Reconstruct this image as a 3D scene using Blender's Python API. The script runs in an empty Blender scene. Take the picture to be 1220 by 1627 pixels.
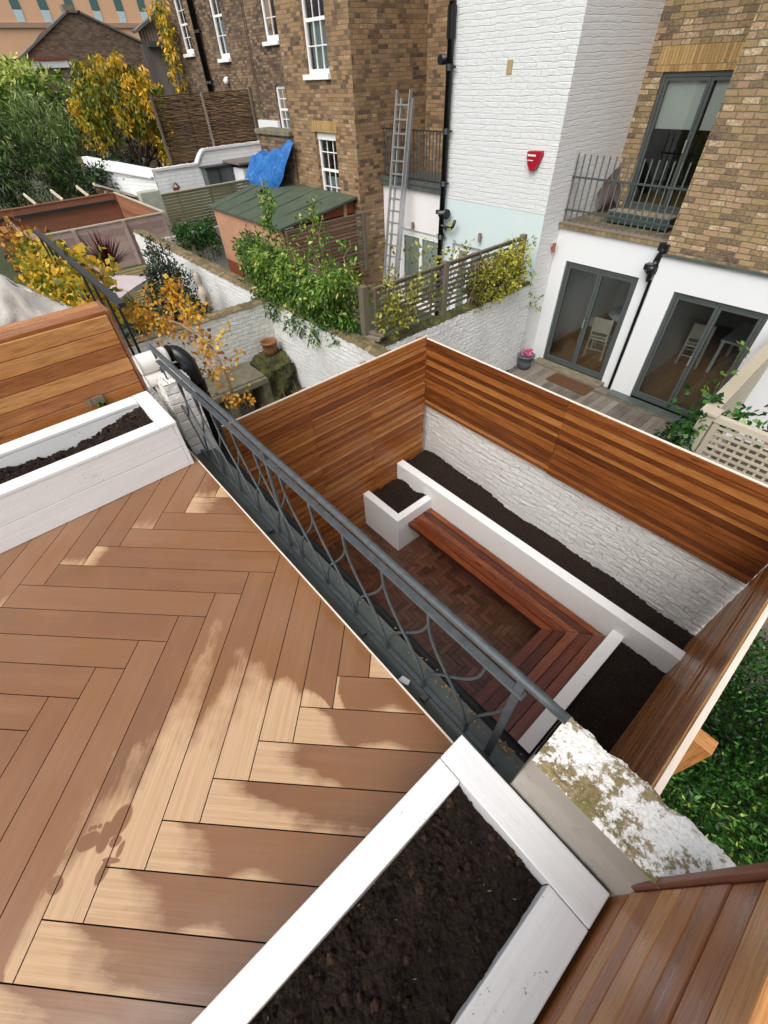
import bpy, math, random
from mathutils import Vector, Matrix
R_ = random.Random(7)
scene = bpy.context.scene
col = scene.collection
def V(*a): return Vector(a)

# ---------------------------------------------------------------- naming helpers
LOC = {}
def tag(o, label=None, cat=None, group=None, kind=None):
    if label: o['label'] = label
    if cat: o['category'] = cat
    if group: o['group'] = group
    if kind: o['kind'] = kind
    return o
def thing(name, label, cat, loc=(0, 0, 0), group=None):
    o = bpy.data.objects.new(name, None); col.objects.link(o)
    o.location = loc; o.empty_display_size = .1
    LOC[o.name] = Vector(loc)
    return tag(o, label, cat, group)
def children(o): return [c for c in bpy.data.objects if c.parent == o]

class MB:
    """collects faces with uv (metres) and a per-face random number"""
    def __init__(s): s.v = []; s.f = []; s.uv = []; s.r = []; s.sm = []; s.at = None
    def rr(s, r): return R_.random() if r is None else r
    def face(s, pts, uv=None, r=None, sm=False):
        b = len(s.v); s.v += [tuple(p) for p in pts]; s.f.append(tuple(range(b, b+len(pts))))
        if uv is None: uv = s.auto(pts)
        s.uv.append(uv); s.r.append(s.rr(r)); s.sm.append(sm)
    def auto(s, pts):
        a, b, c = Vector(pts[0]), Vector(pts[1]), Vector(pts[2])
        n = (b-a).cross(c-a); n = (abs(n.x), abs(n.y), abs(n.z)); k = n.index(max(n))
        if k == 0: return [(p[1], p[2]) for p in pts]
        if k == 1: return [(p[0], p[2]) for p in pts]
        return [(p[0], p[1]) for p in pts]
    def obox(s, c, size, m=None, r=None, grain=True):
        c = Vector(c); m = m or Matrix.Identity(3); h = [x/2 for x in size]; r = s.rr(r)
        b = len(s.v)
        L = [Vector((sx*h[0], sy*h[1], sz*h[2])) for sx in (-1, 1) for sy in (-1, 1) for sz in (-1, 1)]
        s.v += [tuple(c + m @ p) for p in L]
        la = size.index(max(size)); ou, ov = (R_.random()*20, R_.random()*20) if grain else (0, 0)
        for q, k in (((0, 1, 3, 2), 0), ((4, 6, 7, 5), 0), ((0, 4, 5, 1), 1), ((2, 3, 7, 6), 1), ((0, 2, 6, 4), 2), ((1, 5, 7, 3), 2)):
            s.f.append(tuple(b+i for i in q))
            ax = [i for i in range(3) if i != k]
            if grain and la == ax[1]: ax = ax[::-1]
            if grain: s.uv.append([(L[i][ax[0]]+ou, L[i][ax[1]]+ov+k*.37) for i in q])
            else: s.uv.append([((c+m @ L[i])[ax[0]], (c+m @ L[i])[ax[1]]) for i in q])
            s.r.append(r); s.sm.append(False)
    def box(s, x0, x1, y0, y1, z0, z1, r=None, grain=True):
        s.obox(((x0+x1)/2, (y0+y1)/2, (z0+z1)/2), (abs(x1-x0), abs(y1-y0), abs(z1-z0)), None, r, grain)
    def beam(s, a, b, w, h, up=(0, 0, 1), r=None):
        a, b, up = Vector(a), Vector(b), Vector(up); d = b-a; L = d.length; d.normalize()
        sd = d.cross(up)
        if sd.length < 1e-4: sd = d.cross(Vector((1, 0, 0)))
        sd.normalize(); u = sd.cross(d)
        s.obox((a+b)/2, (L, w, h), Matrix((d, sd, u)).transposed(), r)
    def tube(s, path, rad, n=8, r=None, cap=True):
        P = [Vector(p) for p in path]; r = s.rr(r); b0 = len(s.v); N = len(P); ln = 0
        rads = rad if isinstance(rad, (list, tuple)) else [rad]*N
        ref = None; U = []
        for i, p in enumerate(P):
            d = (P[min(i+1, N-1)]-P[max(i-1, 0)]).normalized()
            if ref is None: ref = d.orthogonal().normalized()
            ref = (ref - d*ref.dot(d)).normalized(); q = d.cross(ref)
            if i: ln += (P[i]-P[i-1]).length
            U.append(ln)
            for k in range(n):
                a = 2*math.pi*k/n; s.v.append(tuple(p + (ref*math.cos(a)+q*math.sin(a))*rads[i]))
        for i in range(N-1):
            for k in range(n):
                k2 = (k+1) % n
                s.f.append((b0+i*n+k, b0+i*n+k2, b0+(i+1)*n+k2, b0+(i+1)*n+k))
                w = 6.283*rads[i]/n
                s.uv.append([(U[i], k*w), (U[i], (k+1)*w), (U[i+1], (k+1)*w), (U[i+1], k*w)]); s.r.append(r); s.sm.append(True)
        if cap:
            for st in (0, (N-1)*n):
                s.f.append(tuple(b0+st+k for k in range(n))); s.uv.append([(k*.01, 0) for k in range(n)]); s.r.append(r); s.sm.append(False)
    def lathe(s, c, prof, n=20, r=None):
        r = s.rr(r); b0 = len(s.v)
        for (q, z) in prof:
            for k in range(n):
                a = 2*math.pi*k/n; s.v.append((c[0]+q*math.cos(a), c[1]+q*math.sin(a), c[2]+z))
        for i in range(len(prof)-1):
            for k in range(n):
                k2 = (k+1) % n
                s.f.append((b0+i*n+k, b0+i*n+k2, b0+(i+1)*n+k2, b0+(i+1)*n+k))
                s.uv.append([(k*.1, prof[i][1]), (k*.1+.1, prof[i][1]), (k*.1+.1, prof[i+1][1]), (k*.1, prof[i+1][1])]); s.r.append(r); s.sm.append(True)
    def blob(s, c, rad, n=10, jit=.15, r=None, m=6):
        prof = []
        b0 = len(s.v); r = s.rr(r)
        for i in range(m+1):
            t = math.pi*i/m
            for k in range(n):
                a = 2*math.pi*k/n; q = 1+R_.uniform(-jit, jit)
                s.v.append((c[0]+rad[0]*math.sin(t)*math.cos(a)*q, c[1]+rad[1]*math.sin(t)*math.sin(a)*q, c[2]+rad[2]*math.cos(t)*q))
        for i in range(m):
            for k in range(n):
                f = (b0+i*n+k, b0+i*n+(k+1) % n, b0+(i+1)*n+(k+1) % n, b0+(i+1)*n+k)
                s.f.append(f); s.uv.append([(s.v[j][0], s.v[j][1]) for j in f]); s.r.append(r); s.sm.append(True)
    def leaf(s, p, d, side, L, W, r):
        b = len(s.v); p = Vector(p); d = Vector(d); side = Vector(side)
        m = p+d*(L*.45)
        s.v += [tuple(p), tuple(m+side*(W/2)), tuple(p+d*L), tuple(m-side*(W/2))]
        s.f.append((b, b+1, b+2, b+3)); s.uv.append([(0, 0), (.5, 1), (1, 0), (.5, -1)]); s.r.append(s.rr(r)); s.sm.append(False)
    def sheet(s, fn, nu, nv, r=0, sm=True):
        b0 = len(s.v)
        for i in range(nu+1):
            for j in range(nv+1): s.v.append(tuple(fn(i/nu, j/nv)))
        for i in range(nu):
            for j in range(nv):
                f = (b0+i*(nv+1)+j, b0+(i+1)*(nv+1)+j, b0+(i+1)*(nv+1)+j+1, b0+i*(nv+1)+j+1)
                s.f.append(f); s.uv.append(s.auto([s.v[k] for k in f])); s.r.append(r); s.sm.append(sm)
    def wall(s, ax, c, u0, u1, z0, z1, holes=(), d=.1):
        """plane ax=c with rectangular holes (u0,u1,z0,z1); reveals run d along +ax"""
        us = sorted({u0, u1, *[h[0] for h in holes], *[h[1] for h in holes]}); zs = sorted({z0, z1, *[h[2] for h in holes], *[h[3] for h in holes]})
        us = [u for u in us if u0 <= u <= u1]; zs = [z for z in zs if z0 <= z <= z1]
        pt = (lambda u, z, k=0: (c+k, u, z)) if ax == 'x' else (lambda u, z, k=0: (u, c+k, z))
        for i in range(len(us)-1):
            for j in range(len(zs)-1):
                um, zm = (us[i]+us[i+1])/2, (zs[j]+zs[j+1])/2
                if any(h[0] < um < h[1] and h[2] < zm < h[3] for h in holes): continue
                s.face([pt(us[i], zs[j]), pt(us[i+1], zs[j]), pt(us[i+1], zs[j+1]), pt(us[i], zs[j+1])])
        for h in holes:
            a, b, e, f = h
            for (p, q) in (((a, e), (a, f)), ((b, e), (b, f)), ((a, e), (b, e)), ((a, f), (b, f))):
                s.face([pt(*p), pt(*q), pt(*q, d), pt(*p, d)])
    def build(s, name, mat, parent=None, label=None, cat=None, group=None, kind=None, bevel=0, loc=None):
        me = bpy.data.meshes.new(name)
        root = parent
        while root is not None and root.parent is not None: root = root.parent
        if root is not None: o0 = LOC[root.name]
        elif loc is not None: o0 = Vector(loc)
        elif kind == 'structure' or not s.v: o0 = Vector((0, 0, 0))
        else:
            xs = [v[0] for v in s.v]; ys = [v[1] for v in s.v]; zs = [v[2] for v in s.v]
            o0 = Vector(((min(xs)+max(xs))/2, (min(ys)+max(ys))/2, min(zs)))
        me.from_pydata([(v[0]-o0.x, v[1]-o0.y, v[2]-o0.z) for v in s.v], [], s.f)
        uvl = me.uv_layers.new(name='UVMap'); fl = [c for f in s.uv for p in f for c in p]
        uvl.data.foreach_set('uv', fl)
        a = me.attributes.new('rnd', 'FLOAT', 'CORNER'); a.data.foreach_set('value', [r for f, r in zip(s.f, s.r) for _ in f])
        if s.at:
            a = me.attributes.new('wet', 'FLOAT', 'POINT'); a.data.foreach_set('value', s.at)
        me.polygons.foreach_set('use_smooth', s.sm)
        me.materials.append(mat); me.update()
        o = bpy.data.objects.new(name, me); col.objects.link(o)
        if parent is not None: o.parent = parent
        else: o.location = o0; LOC[o.name] = o0
        if bevel:
            bv = o.modifiers.new('bevel', 'BEVEL'); bv.width = bevel; bv.segments = 2; bv.limit_method = 'ANGLE'; bv.harden_normals = False
        return tag(o, label, cat, group, kind)
def dup(root, loc, label=None):
    r = root.copy(); col.objects.link(r); r.location = loc; LOC[r.name] = Vector(loc)
    if label: r['label'] = label
    for ch in children(root):
        c = ch.copy(); col.objects.link(c); c.parent = r
        for g in children(ch):
            e = g.copy(); col.objects.link(e); e.parent = c
    return r

# ---------------------------------------------------------------- materials
def lin(h):
    if isinstance(h, (tuple, list)): return tuple(h) + (1,)*(4-len(h))
    h = h.lstrip('#'); c = [int(h[i:i+2], 16)/255 for i in (0, 2, 4)]
    return tuple(x/12.92 if x <= .04045 else ((x+.055)/1.055)**2.4 for x in c) + (1,)
class T:
    def __init__(s, name):
        s.m = bpy.data.materials.new(name); s.m.use_nodes = True; s.nt = s.m.node_tree
        s.b = s.nt.nodes['Principled BSDF']; s.out = s.nt.nodes['Material Output']; s._uv = None
    def n(s, t, ins=None, **props):
        nd = s.nt.nodes.new('ShaderNode'+t)
        for k, v in props.items(): setattr(nd, k, v)
        for k, v in (ins or {}).items(): s.put(nd.inputs[k], v)
        return nd
    def put(s, sock, v):
        if isinstance(v, bpy.types.NodeSocket): s.nt.links.new(v, sock)
        elif isinstance(v, str): sock.default_value = lin(v)
        else: sock.default_value = v
    def uv(s, su=1, sv=1, shift=None):
        if s._uv is None: s._uv = s.n('UVMap').outputs[0]
        if su == 1 and sv == 1 and shift is None: return s._uv
        return s.n('Mapping', {'Vector': s._uv, 'Scale': (su, sv, 1)}).outputs[0]
    def obj(s): return s.n('TexCoord').outputs['Object']
    def rnd(s, name='rnd'): return s.n('Attribute', attribute_name=name).outputs['Fac']
    def noise(s, vec, scale=5, detail=4, rough=.55, dist=0):
        return s.n('TexNoise', {'Vector': vec, 'Scale': scale, 'Detail': detail, 'Roughness': rough, 'Distortion': dist}).outputs['Fac']
    def math(s, op, a, b=0, c=0, clamp=False):
        nd = s.n('Math', operation=op, use_clamp=clamp); s.put(nd.inputs[0], a); s.put(nd.inputs[1], b); s.put(nd.inputs[2], c); return nd.outputs[0]
    def mapr(s, v, a, b, c=0, d=1):
        return s.n('MapRange', {'Value': v, 'From Min': a, 'From Max': b, 'To Min': c, 'To Max': d}).outputs[0]
    def ramp(s, f, stops, interp='LINEAR'):
        nd = s.n('ValToRGB', {'Fac': f}); e = nd.color_ramp.elements; nd.color_ramp.interpolation = interp
        while len(e) < len(stops): e.new(.5)
        for i, (p, c) in enumerate(stops): e[i].position = p; e[i].color = lin(c)
        return nd.outputs[0]
    def mix(s, f, a, b, bt='MIX'):
        nd = s.n('Mix', data_type='RGBA', blend_type=bt); s.put(nd.inputs[0], f); s.put(nd.inputs[6], a); s.put(nd.inputs[7], b); return nd.outputs[2]
    def bump(s, h, st=.3, dist=.01, normal=None):
        d = {'Height': h, 'Strength': st, 'Distance': dist}
        if normal is not None: d['Normal'] = normal
        return s.n('Bump', d).outputs[0]
    def set(s, base=None, rough=None, normal=None, metal=None, spec=None, **kw):
        for k, v in (('Base Color', base), ('Roughness', rough), ('Normal', normal), ('Metallic', metal), ('Specular IOR Level', spec)):
            if v is not None: s.put(s.b.inputs[k], v)
        return s.m
def plain(name, c, rough=.6, var=.12, scale=6, metal=None, bumps=.1, coarse=1.0):
    t = T(name); o = t.obj(); f = t.noise(o, scale, 5, .6)
    c0 = lin(c); lo = tuple(x*(1-var) for x in c0[:3]); hi = tuple(min(1, x*(1+var)) for x in c0[:3])
    base = t.ramp(f, [(.3, lo), (.7, hi)])
    nm = t.bump(t.noise(o, scale*14*coarse, 3), bumps, .004)
    return t.set(base, rough, nm, metal)
def wood(name, stops, rough=.45, grain=.35, bumps=.25, streak=55, dark=.45, knots=True, weather=None, rw=.75):
    """boards: random tone per board, long grain along U"""
    t = T(name); r = t.rnd()
    n1 = t.noise(t.uv(2.6, streak*.8), 1, 6, .65, .5); n2 = t.noise(t.uv(7, streak*3.5), 1, 3, .6)
    n3 = t.noise(t.uv(1.6, 6), 1, 4, .6)
    k = t.math('ADD', t.math('MULTIPLY', r, rw), t.math('MULTIPLY', t.math('SUBTRACT', n1, .5), .75))
    k = t.math('ADD', k, .5-rw*.5)
    k = t.math('ADD', k, t.math('MULTIPLY', t.math('SUBTRACT', n3, .5), .55))
    c = t.ramp(k, stops)
    c = t.mix(t.mapr(n2, .42, .68, 0, grain), c, tuple(x*dark for x in lin(stops[0][1])[:3])+(1,))
    if knots:
        vo = t.n('TexVoronoi', {'Vector': t.uv(2.2, 11), 'Scale': 1.0}, feature='F1').outputs['Distance']
        c = t.mix(t.mapr(vo, .05, .12, .75, 0), c, tuple(x*.35 for x in lin(stops[0][1])[:3])+(1,))
    if weather: c = t.mix(t.mapr(t.noise(t.obj(), 2.3, 5, .65), .4, .7, 0, .7), c, weather)
    h = t.math('ADD', n1, t.math('MULTIPLY', n2, .6))
    rg = t.mapr(n1, .3, .7, rough-.1, rough+.15)
    return t.set(c, rg, t.bump(h, bumps, .004))
def bricks(name, stops, mortar, bw=.225, bh=.075, ms=.006, bstr=.6, patch=None, rough=.85, spread=.72):
    t = T(name); uv = t.uv(); wob = t.n('Mix', {0: .022}, data_type='VECTOR')
    s2 = t.n('TexNoise', {'Vector': uv, 'Scale': 7.0, 'Detail': 2}).outputs['Color']
    t.put(wob.inputs[4], uv); t.put(wob.inputs[5], s2); vec = wob.outputs[1]
    b = t.n('TexBrick', {'Vector': vec, 'Color1': (0, 0, 0, 1), 'Color2': (1, 1, 1, 1), 'Mortar': (0, 0, 0, 1), 'Scale': 1, 'Mortar Size': ms, 'Mortar Smooth': .5, 'Brick Width': bw, 'Row Height': bh, 'Bias': 0}, offset=.42, squash=.72, squash_frequency=3)
    k = b.outputs['Color']; n1 = t.noise(uv, 28, 5, .65); n2 = t.noise(uv, .7, 4, .6)
    k = t.math('ADD', t.math('MULTIPLY', t.math('SUBTRACT', k, .5), spread), .5)
    f = t.math('ADD', k, t.math('MULTIPLY', t.math('SUBTRACT', n1, .5), 1.1))
    f = t.math('ADD', f, t.math('MULTIPLY', t.math('SUBTRACT', n2, .5), .7))
    c = t.ramp(f, stops)
    mo = t.mix(t.noise(uv, 9, 4), mortar, tuple(x*.55 for x in lin(mortar)[:3])+(1,))
    c = t.mix(b.outputs['Fac'], c, mo)
    if patch: c = t.mix(t.mapr(t.noise(uv, 1.6, 6, .7), .56, .66, 0, .85), c, patch)
    soot = t.noise(uv, .35, 5, .7); c = t.mix(t.mapr(soot, .45, .75, 0, .35), c, '#4d443a')
    h = t.math('ADD', t.math('MULTIPLY', t.math('SUBTRACT', 1, b.outputs['Fac']), 1.3), t.math('MULTIPLY', n1, .7))
    h = t.math('ADD', h, t.math('MULTIPLY', k, .35))
    return t.set(c, rough, t.bump(h, bstr, .012))
def leafmat(name, stops, rough=.5, trans=.25):
    t = T(name); r = t.rnd(); n1 = t.noise(t.obj(), 3, 3)
    c = t.ramp(t.math('ADD', r, t.math('MULTIPLY', t.math('SUBTRACT', n1, .5), .5)), stops)
    t.set(c, rough)
    tr = t.n('BsdfTranslucent', {'Color': c}); mx = t.n('MixShader', {0: trans, 1: t.b.outputs[0], 2: tr.outputs[0]})
    t.nt.links.new(mx.outputs[0], t.out.inputs[0]); return t.m
def glassmat(name, tint=(.9, .95, .93, 1), refl=1.0):
    t = T(name); fr = t.n('Fresnel', {'IOR': 1.5}).outputs[0]
    tr = t.n('BsdfTransparent', {'Color': tint}); gl = t.n('BsdfGlossy', {'Color': (.95, .97, 1, 1), 'Roughness': .02})
    mx = t.n('MixShader', {0: t.math('ADD', t.math('MULTIPLY', fr, refl), .03, clamp=True), 1: tr.outputs[0], 2: gl.outputs[0]})
    t.nt.links.new(mx.outputs[0], t.out.inputs[0]); return t.m
def whitepaint(name, c='#e9e9e6', rough=.5, brush=60, bst=.25, dirt=.12, dirtc='#8f8b80'):
    t = T(name); n1 = t.noise(t.uv(2.0, brush), 1, 4, .6); n2 = t.noise(t.obj(), 1.7, 6, .7); n3 = t.noise(t.obj(), 16, 4, .7)
    c0 = t.ramp(n1, [(.35, tuple(x*.93 for x in lin(c)[:3])), (.6, c)])
    c1 = t.mix(t.mapr(t.math('MULTIPLY', n2, n3), .33, .5, 0, dirt*3), c0, dirtc)
    sp = t.noise(t.obj(), 75, 3, .6); c1 = t.mix(t.mapr(t.math('MULTIPLY', sp, n2), .425, .45, 0, .7), c1, '#5a5047')
    sc = t.noise(t.uv(1.5, 26), 1, 5, .7); c1 = t.mix(t.mapr(t.math('MULTIPLY', sc, n2), .36, .46, 0, .35), c1, '#a9a69e')
    return t.set(c1, rough, t.bump(t.math('ADD', n1, sp), bst, .003))
def render_white(name, c='#ececea', rough=.75, dirt=.2, dirtc='#8d8a80', bst=.2, fine=40):
    t = T(name); o = t.obj(); n1 = t.noise(o, fine, 5, .7); n2 = t.noise(o, 1.4, 6, .7); n3 = t.noise(o, 9, 5, .7)
    c1 = t.mix(t.mapr(t.math('MULTIPLY', n2, n3), .29, .46, 0, dirt), c, dirtc)
    return t.set(c1, rough, t.bump(n1, bst, .006))
def white_brick(name, c='#e6e6e4', dirt=.25, dirtc='#77766a', rel=.9, bw=.225, bh=.075, lump=.5, moss=0, mort=.08, wobble=.03, bricky=.8, bd=.014):
    t = T(name); uv = t.uv(); wob = t.n('Mix', {0: wobble}, data_type='VECTOR')
    s2 = t.n('TexNoise', {'Vector': uv, 'Scale': 6.0, 'Detail': 3}).outputs['Color']
    t.put(wob.inputs[4], uv); t.put(wob.inputs[5], s2); vec = wob.outputs[1]
    b = t.n('TexBrick', {'Vector': vec, 'Color1': (0, 0, 0, 1), 'Color2': (1, 1, 1, 1), 'Mortar': (0, 0, 0, 1), 'Scale': 1, 'Mortar Size': .008, 'Mortar Smooth': .9, 'Brick Width': bw, 'Row Height': bh}, offset=.5)
    n1 = t.noise(uv, 22, 5, .65); n2 = t.noise(uv, 1.1, 6, .7); n4 = t.noise(t.uv(3.5, 15), 1, 5, .65, .4)
    inv = t.math('SUBTRACT', 1, b.outputs['Fac'])
    h = t.math('ADD', t.math('MULTIPLY', inv, bricky), t.math('MULTIPLY', b.outputs['Color'], bricky*.6))
    h = t.math('ADD', h, t.math('MULTIPLY', t.math('ADD', n1, n4), lump))
    c1 = t.mix(t.mapr(t.math('MULTIPLY', n2, n1), .27, .42, 0, dirt), c, dirtc)
    c1 = t.mix(t.math('MULTIPLY', b.outputs['Fac'], mort), c1, tuple(x*.6 for x in lin(c)[:3])+(1,))
    if moss: c1 = t.mix(t.mapr(t.noise(uv, 2.6, 6, .75), .55, .68, 0, moss), c1, '#5c5a35')
    return t.set(c1, .7, t.bump(h, rel, bd))
# ---------------------------------------------------------------- material instances
CED = wood('cedar', [(.0, '#5f3217'), (.3, '#905026'), (.55, '#b06c35'), (.8, '#c4874c'), (1, '#d8aa78')], .36, .45, rw=.62)
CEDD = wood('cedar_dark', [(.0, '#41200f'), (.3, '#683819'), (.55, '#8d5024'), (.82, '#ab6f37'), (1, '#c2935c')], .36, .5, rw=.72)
CEDR = wood('cedar_right', [(.0, '#5a3219'), (.3, '#8a532b'), (.55, '#a9713c'), (.82, '#c2905a'), (1, '#d6b084')], .27, .5, .3, 60, rw=.6)
CEDN = wood('cedar_near', [(.0, '#6c3a1c'), (.3, '#a06335'), (.6, '#bd7f46'), (.85, '#cc965d'), (1, '#d8af84')], .3, .55, .4, 55, dark=.4, rw=.6)
TRIM = wood('cedar_trim', [(0, '#6b4233'), (1, '#8d5c48')], .45, .2, .15, 40, knots=False)
CAPW = wood('fence_cap', [(0, '#d8c6b4'), (1, '#ebe0d4')], .5, .2, .1, 40, .6, False)
HARD = wood('hardwood', [(0, '#2c110a'), (.35, '#522311'), (.7, '#7a3b1b'), (1, '#a35f32')], .18, .5, .15, 45, knots=False)
HARDR = wood('hardwood_red', [(0, '#431f13'), (.5, '#6c3724'), (1, '#8e543d')], .2, .35, .15, 45, knots=False)
GREYW = wood('weathered_wood', [(0, '#5b5147'), (.5, '#7d7163'), (1, '#9c9284')], .75, .35, .3, 40, .5)
TRELW = wood('trellis_wood', [(0, '#4f463d'), (.5, '#6d6256'), (1, '#857a6c')], .8, .35, .3, 40, .5, weather='#5a6040')
BEIGE = wood('beige_painted_wood', [(0, '#a39a88'), (1, '#bdb4a2')], .7, .15, .2, 40, .7, False)
PALEW = wood('pinkish_wood', [(0, '#86706a'), (.5, '#a18a83'), (1, '#b6a19a')], .75, .25, .2, 40, .6, weather='#8a7a70')
BROWNW = wood('brown_fence_wood', [(0, '#6b4130'), (.5, '#8a5840'), (1, '#a06e52')], .6, .3, .2, 40, .6)
TANW = wood('tan_wood', [(0, '#8d7a55'), (1, '#ab9a70')], .7, .3, .2, 40, .6)
GREENW = wood('green_slat_wood', [(0, '#5d5b3f'), (.5, '#716d4e'), (1, '#86815f')], .8, .3, .3, 40, .55, weather='#545a38')
DKW = wood('decking_grey', [(0, '#4c463e'), (.5, '#6c645a'), (1, '#8b8175')], .55, .45, .3, 30, .55, weather='#7a7468', rw=.9)
OAK = wood('oak_floor', [(0, '#a8773f'), (1, '#cfa065')], .3, .2, .05, 30, .6, False)
WHT = whitepaint('white_timber_paint', '#e9eaea', .42, 45, .35, .04)
TRIMW = plain('white_gloss_paint', '#e8e9e8', .35, .03, 5, None, .02)
RENDW = render_white('white_render_planter', '#ededeb', .7, .25, '#a09d96')
RENDH = render_white('white_render_house', '#d6d9da', .75, .10, '#b4b4b0', .1)
RENDB = render_white('pale_blue_render', '#c3d2d2', .75, .25, '#dfe3e1', .1)
RENDL = render_white('pinkish_white_render', '#dfdcdb', .8, .2, '#a89f99', .12)
RENDG = render_white('grey_cement_render', '#a7a198', .8, .9, '#6f6a60', .35, 26)
WBRK = white_brick('white_brick_house', '#cfd2d2', .08, '#b3b4b0', .8, lump=1.0, mort=.02, wobble=.05, bricky=.35)
WBRKS = white_brick('white_brick_side', '#dddddd', .1, '#c6c2bd', .8, lump=1.0, mort=.02, wobble=.05, bricky=.35)
WBRKG = white_brick('white_brick_garden', '#e6e7e6', .45, '#85867a', .9, moss=.10, lump=1.3, mort=.05, wobble=.05, bricky=.5)
WBRKP = white_brick('white_brick_patio', '#e2e0dc', .2, '#a7a29a', 1.0, lump=2.0, mort=.01, wobble=.06, bricky=.42, bd=.018)
WBRKF = white_brick('white_brick_far', '#e6e9ea', .15, '#9a9e98', .8, bh=.11, bw=.3)
STOCK = bricks('stock_brick', [(0, '#3f3128'), (.2, '#66503b'), (.4, '#83694a'), (.6, '#9a8058'), (.75, '#8f6850'), (.88, '#a88f68'), (1, '#bfae8c')], '#7d7062', spread=.72, bw=.215)
STOCKR = bricks('stock_brick_right', [(0, '#443630'), (.18, '#655445'), (.38, '#86724f'), (.58, '#9d875f'), (.72, '#9a7a64'), (.86, '#b5a27c'), (1, '#d6c9ab')], '#7a6d58', bw=.22, bh=.075, ms=.008, spread=.68)
DARKB = bricks('dark_brick', [(0, '#3d3029'), (.35, '#5f4d3e'), (.65, '#7a634b'), (1, '#958063')], '#5a4d42', spread=.8)
GABB = bricks('gable_brick', [(0, '#50423a'), (.5, '#75604f'), (1, '#8c7663')], '#5f5247')
ARCHB = bricks('arch_brick', [(0, '#8d6d42'), (.5, '#a8874f'), (1, '#bd9f68')], '#8a7a5c', bw=.075, bh=.3, ms=.005)
MOSSB = bricks('mossy_brick_coping', [(0, '#594f36'), (.5, '#7a6a4c'), (1, '#95825f')], '#55542f', bw=.11, bh=.22, patch='#55592c', rough=.95)
PAVE = None
IRON = plain('painted_iron', '#474d50', .42, .28, 26, None, .3)
IROND = plain('dark_iron', '#24282a', .45, .2, 18)
BLK = plain('black_plastic', '#15171a', .3, .2, 8)
LEAD = plain('grey_lead', '#4c524e', .42, .28, 3.5, None, .12)
GUT = plain('black_gutter', '#0c0c0d', .75, .2)
ALU = plain('aluminium', '#b7babb', .35, .06, 8, .75)
FRAME = plain('grey_door_frame', '#474d4c', .4, .05, 5, None, .02)
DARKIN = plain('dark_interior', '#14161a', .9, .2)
FELT = plain('green_roof_felt', '#44503f', .85, .18, 2.5, None, .2)
PLY = plain('pink_plywood', '#b08569', .75, .12, 2.2)
PLYD = plain('red_brown_board', '#7d4029', .7, .15, 3)
RED = plain('red_alarm_plastic', '#9c1226', .3, .08)
TERRA = plain('terracotta', '#8a5d39', .8, .2, 12)
STONEW = plain('pale_statue_stone', '#a99f90', .85, .2, 9)
CONC = plain('mossy_concrete', '#716b58', .9, .35, 6, None, .4)
POTG = plain('grey_pot_glaze', '#5e6068', .45, .1)
MAT = plain('coir_mat', '#53361f', .95, .12, 60, None, .5)
CANV = plain('pale_lilac_canvas', '#cdbfc0', .85, .05, 3)
CANB = plain('beige_canvas', '#c4b7a3', .85, .06, 3)
CHAIRW = plain('cream_chair_paint', '#cfcbb9', .5, .05)
TABLEW = plain('grey_white_table', '#c9cfd2', .4, .04)
ORNG = plain('orange_facade', '#d8ac8a', .8, .05, .3)
SLATE = plain('slate_roof', '#6a6560', .8, .2, 2)
GREYC = wood('grey_cladding', [(0, '#5f5652'), (1, '#80766f')], .8, .2, .2, 30, .6, False)
WICK = wood('wicker_screen', [(0, '#43301f'), (.5, '#624a32'), (1, '#8a6f4c')], .9, .5, .6, 60, .4, False)
BARK = plain('bark', '#4a3c2e', .95, .3, 12, None, .6)
TWIG = plain('dry_twig', '#8a7054', .95, .25, 12)
CURT = plain('net_curtain', '#c9d0c9', .9, .05, 3)
BLIND = plain('white_blind', '#c2c6c1', .85, .04, 2)
DRYL = leafmat('fallen_leaves', [(0, '#4d3420'), (.5, '#7d5a30'), (1, '#b3905a')], .8, .1)
GLASS = glassmat('clear_glass')
GLASSW = glassmat('sash_glass', (.72, .76, .78, 1), 1.3)
def tarpm():
    t = T('blue_tarpaulin'); o = t.obj(); n = t.noise(o, 3.5, 5, .6, 1.5)
    return t.set(t.ramp(n, [(.3, '#174c8c'), (.6, '#2d6fb4'), (.8, '#6296c8')]), .35, t.bump(n, .5, .1))
TARP = tarpm()
def soilm():
    t = T('dark_soil'); o = t.obj(); n = t.noise(o, 38, 8, .75); v = t.n('TexVoronoi', {'Vector': o, 'Scale': 70}, feature='F1').outputs['Distance']
    n2 = t.noise(o, 260, 2, .5); c = t.ramp(n, [(.3, '#1c140e'), (.55, '#31231a'), (.72, '#503d30')])
    c = t.mix(t.mapr(n2, .72, .78, 0, .8), c, '#8f8170'); c = t.mix(t.mapr(t.rnd(), .05, 1.0, 0, .85), c, '#6b5140'); c = t.mix(t.mapr(t.rnd(), .93, .95), c, '#c4b9a8')
    h = t.math('ADD', n, t.math('MULTIPLY', v, -.8))
    return t.set(c, .9, t.bump(h, 1.0, .03), spec=.3)
SOIL = soilm()
PF = [(200, 1305, 13, 30, .35), (181, 1322, 12, 14, 0), (150, 1338, 22, 12, -.4), (172, 1340, 9, 18, .2), (153, 1318, 3.5, 4, 0), (160, 1316, 3.5, 4, 0), (168, 1314, 3.5, 4, 0), (178, 1312, 3.5, 4, 0), (192, 1338, 12, 7, -.5), (200, 1350, 4, 16, .3), (172, 1385, 7, 26, .3), (97, 1408, 11, 18, .5), (185, 1368, 14, 5, .1)]
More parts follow.
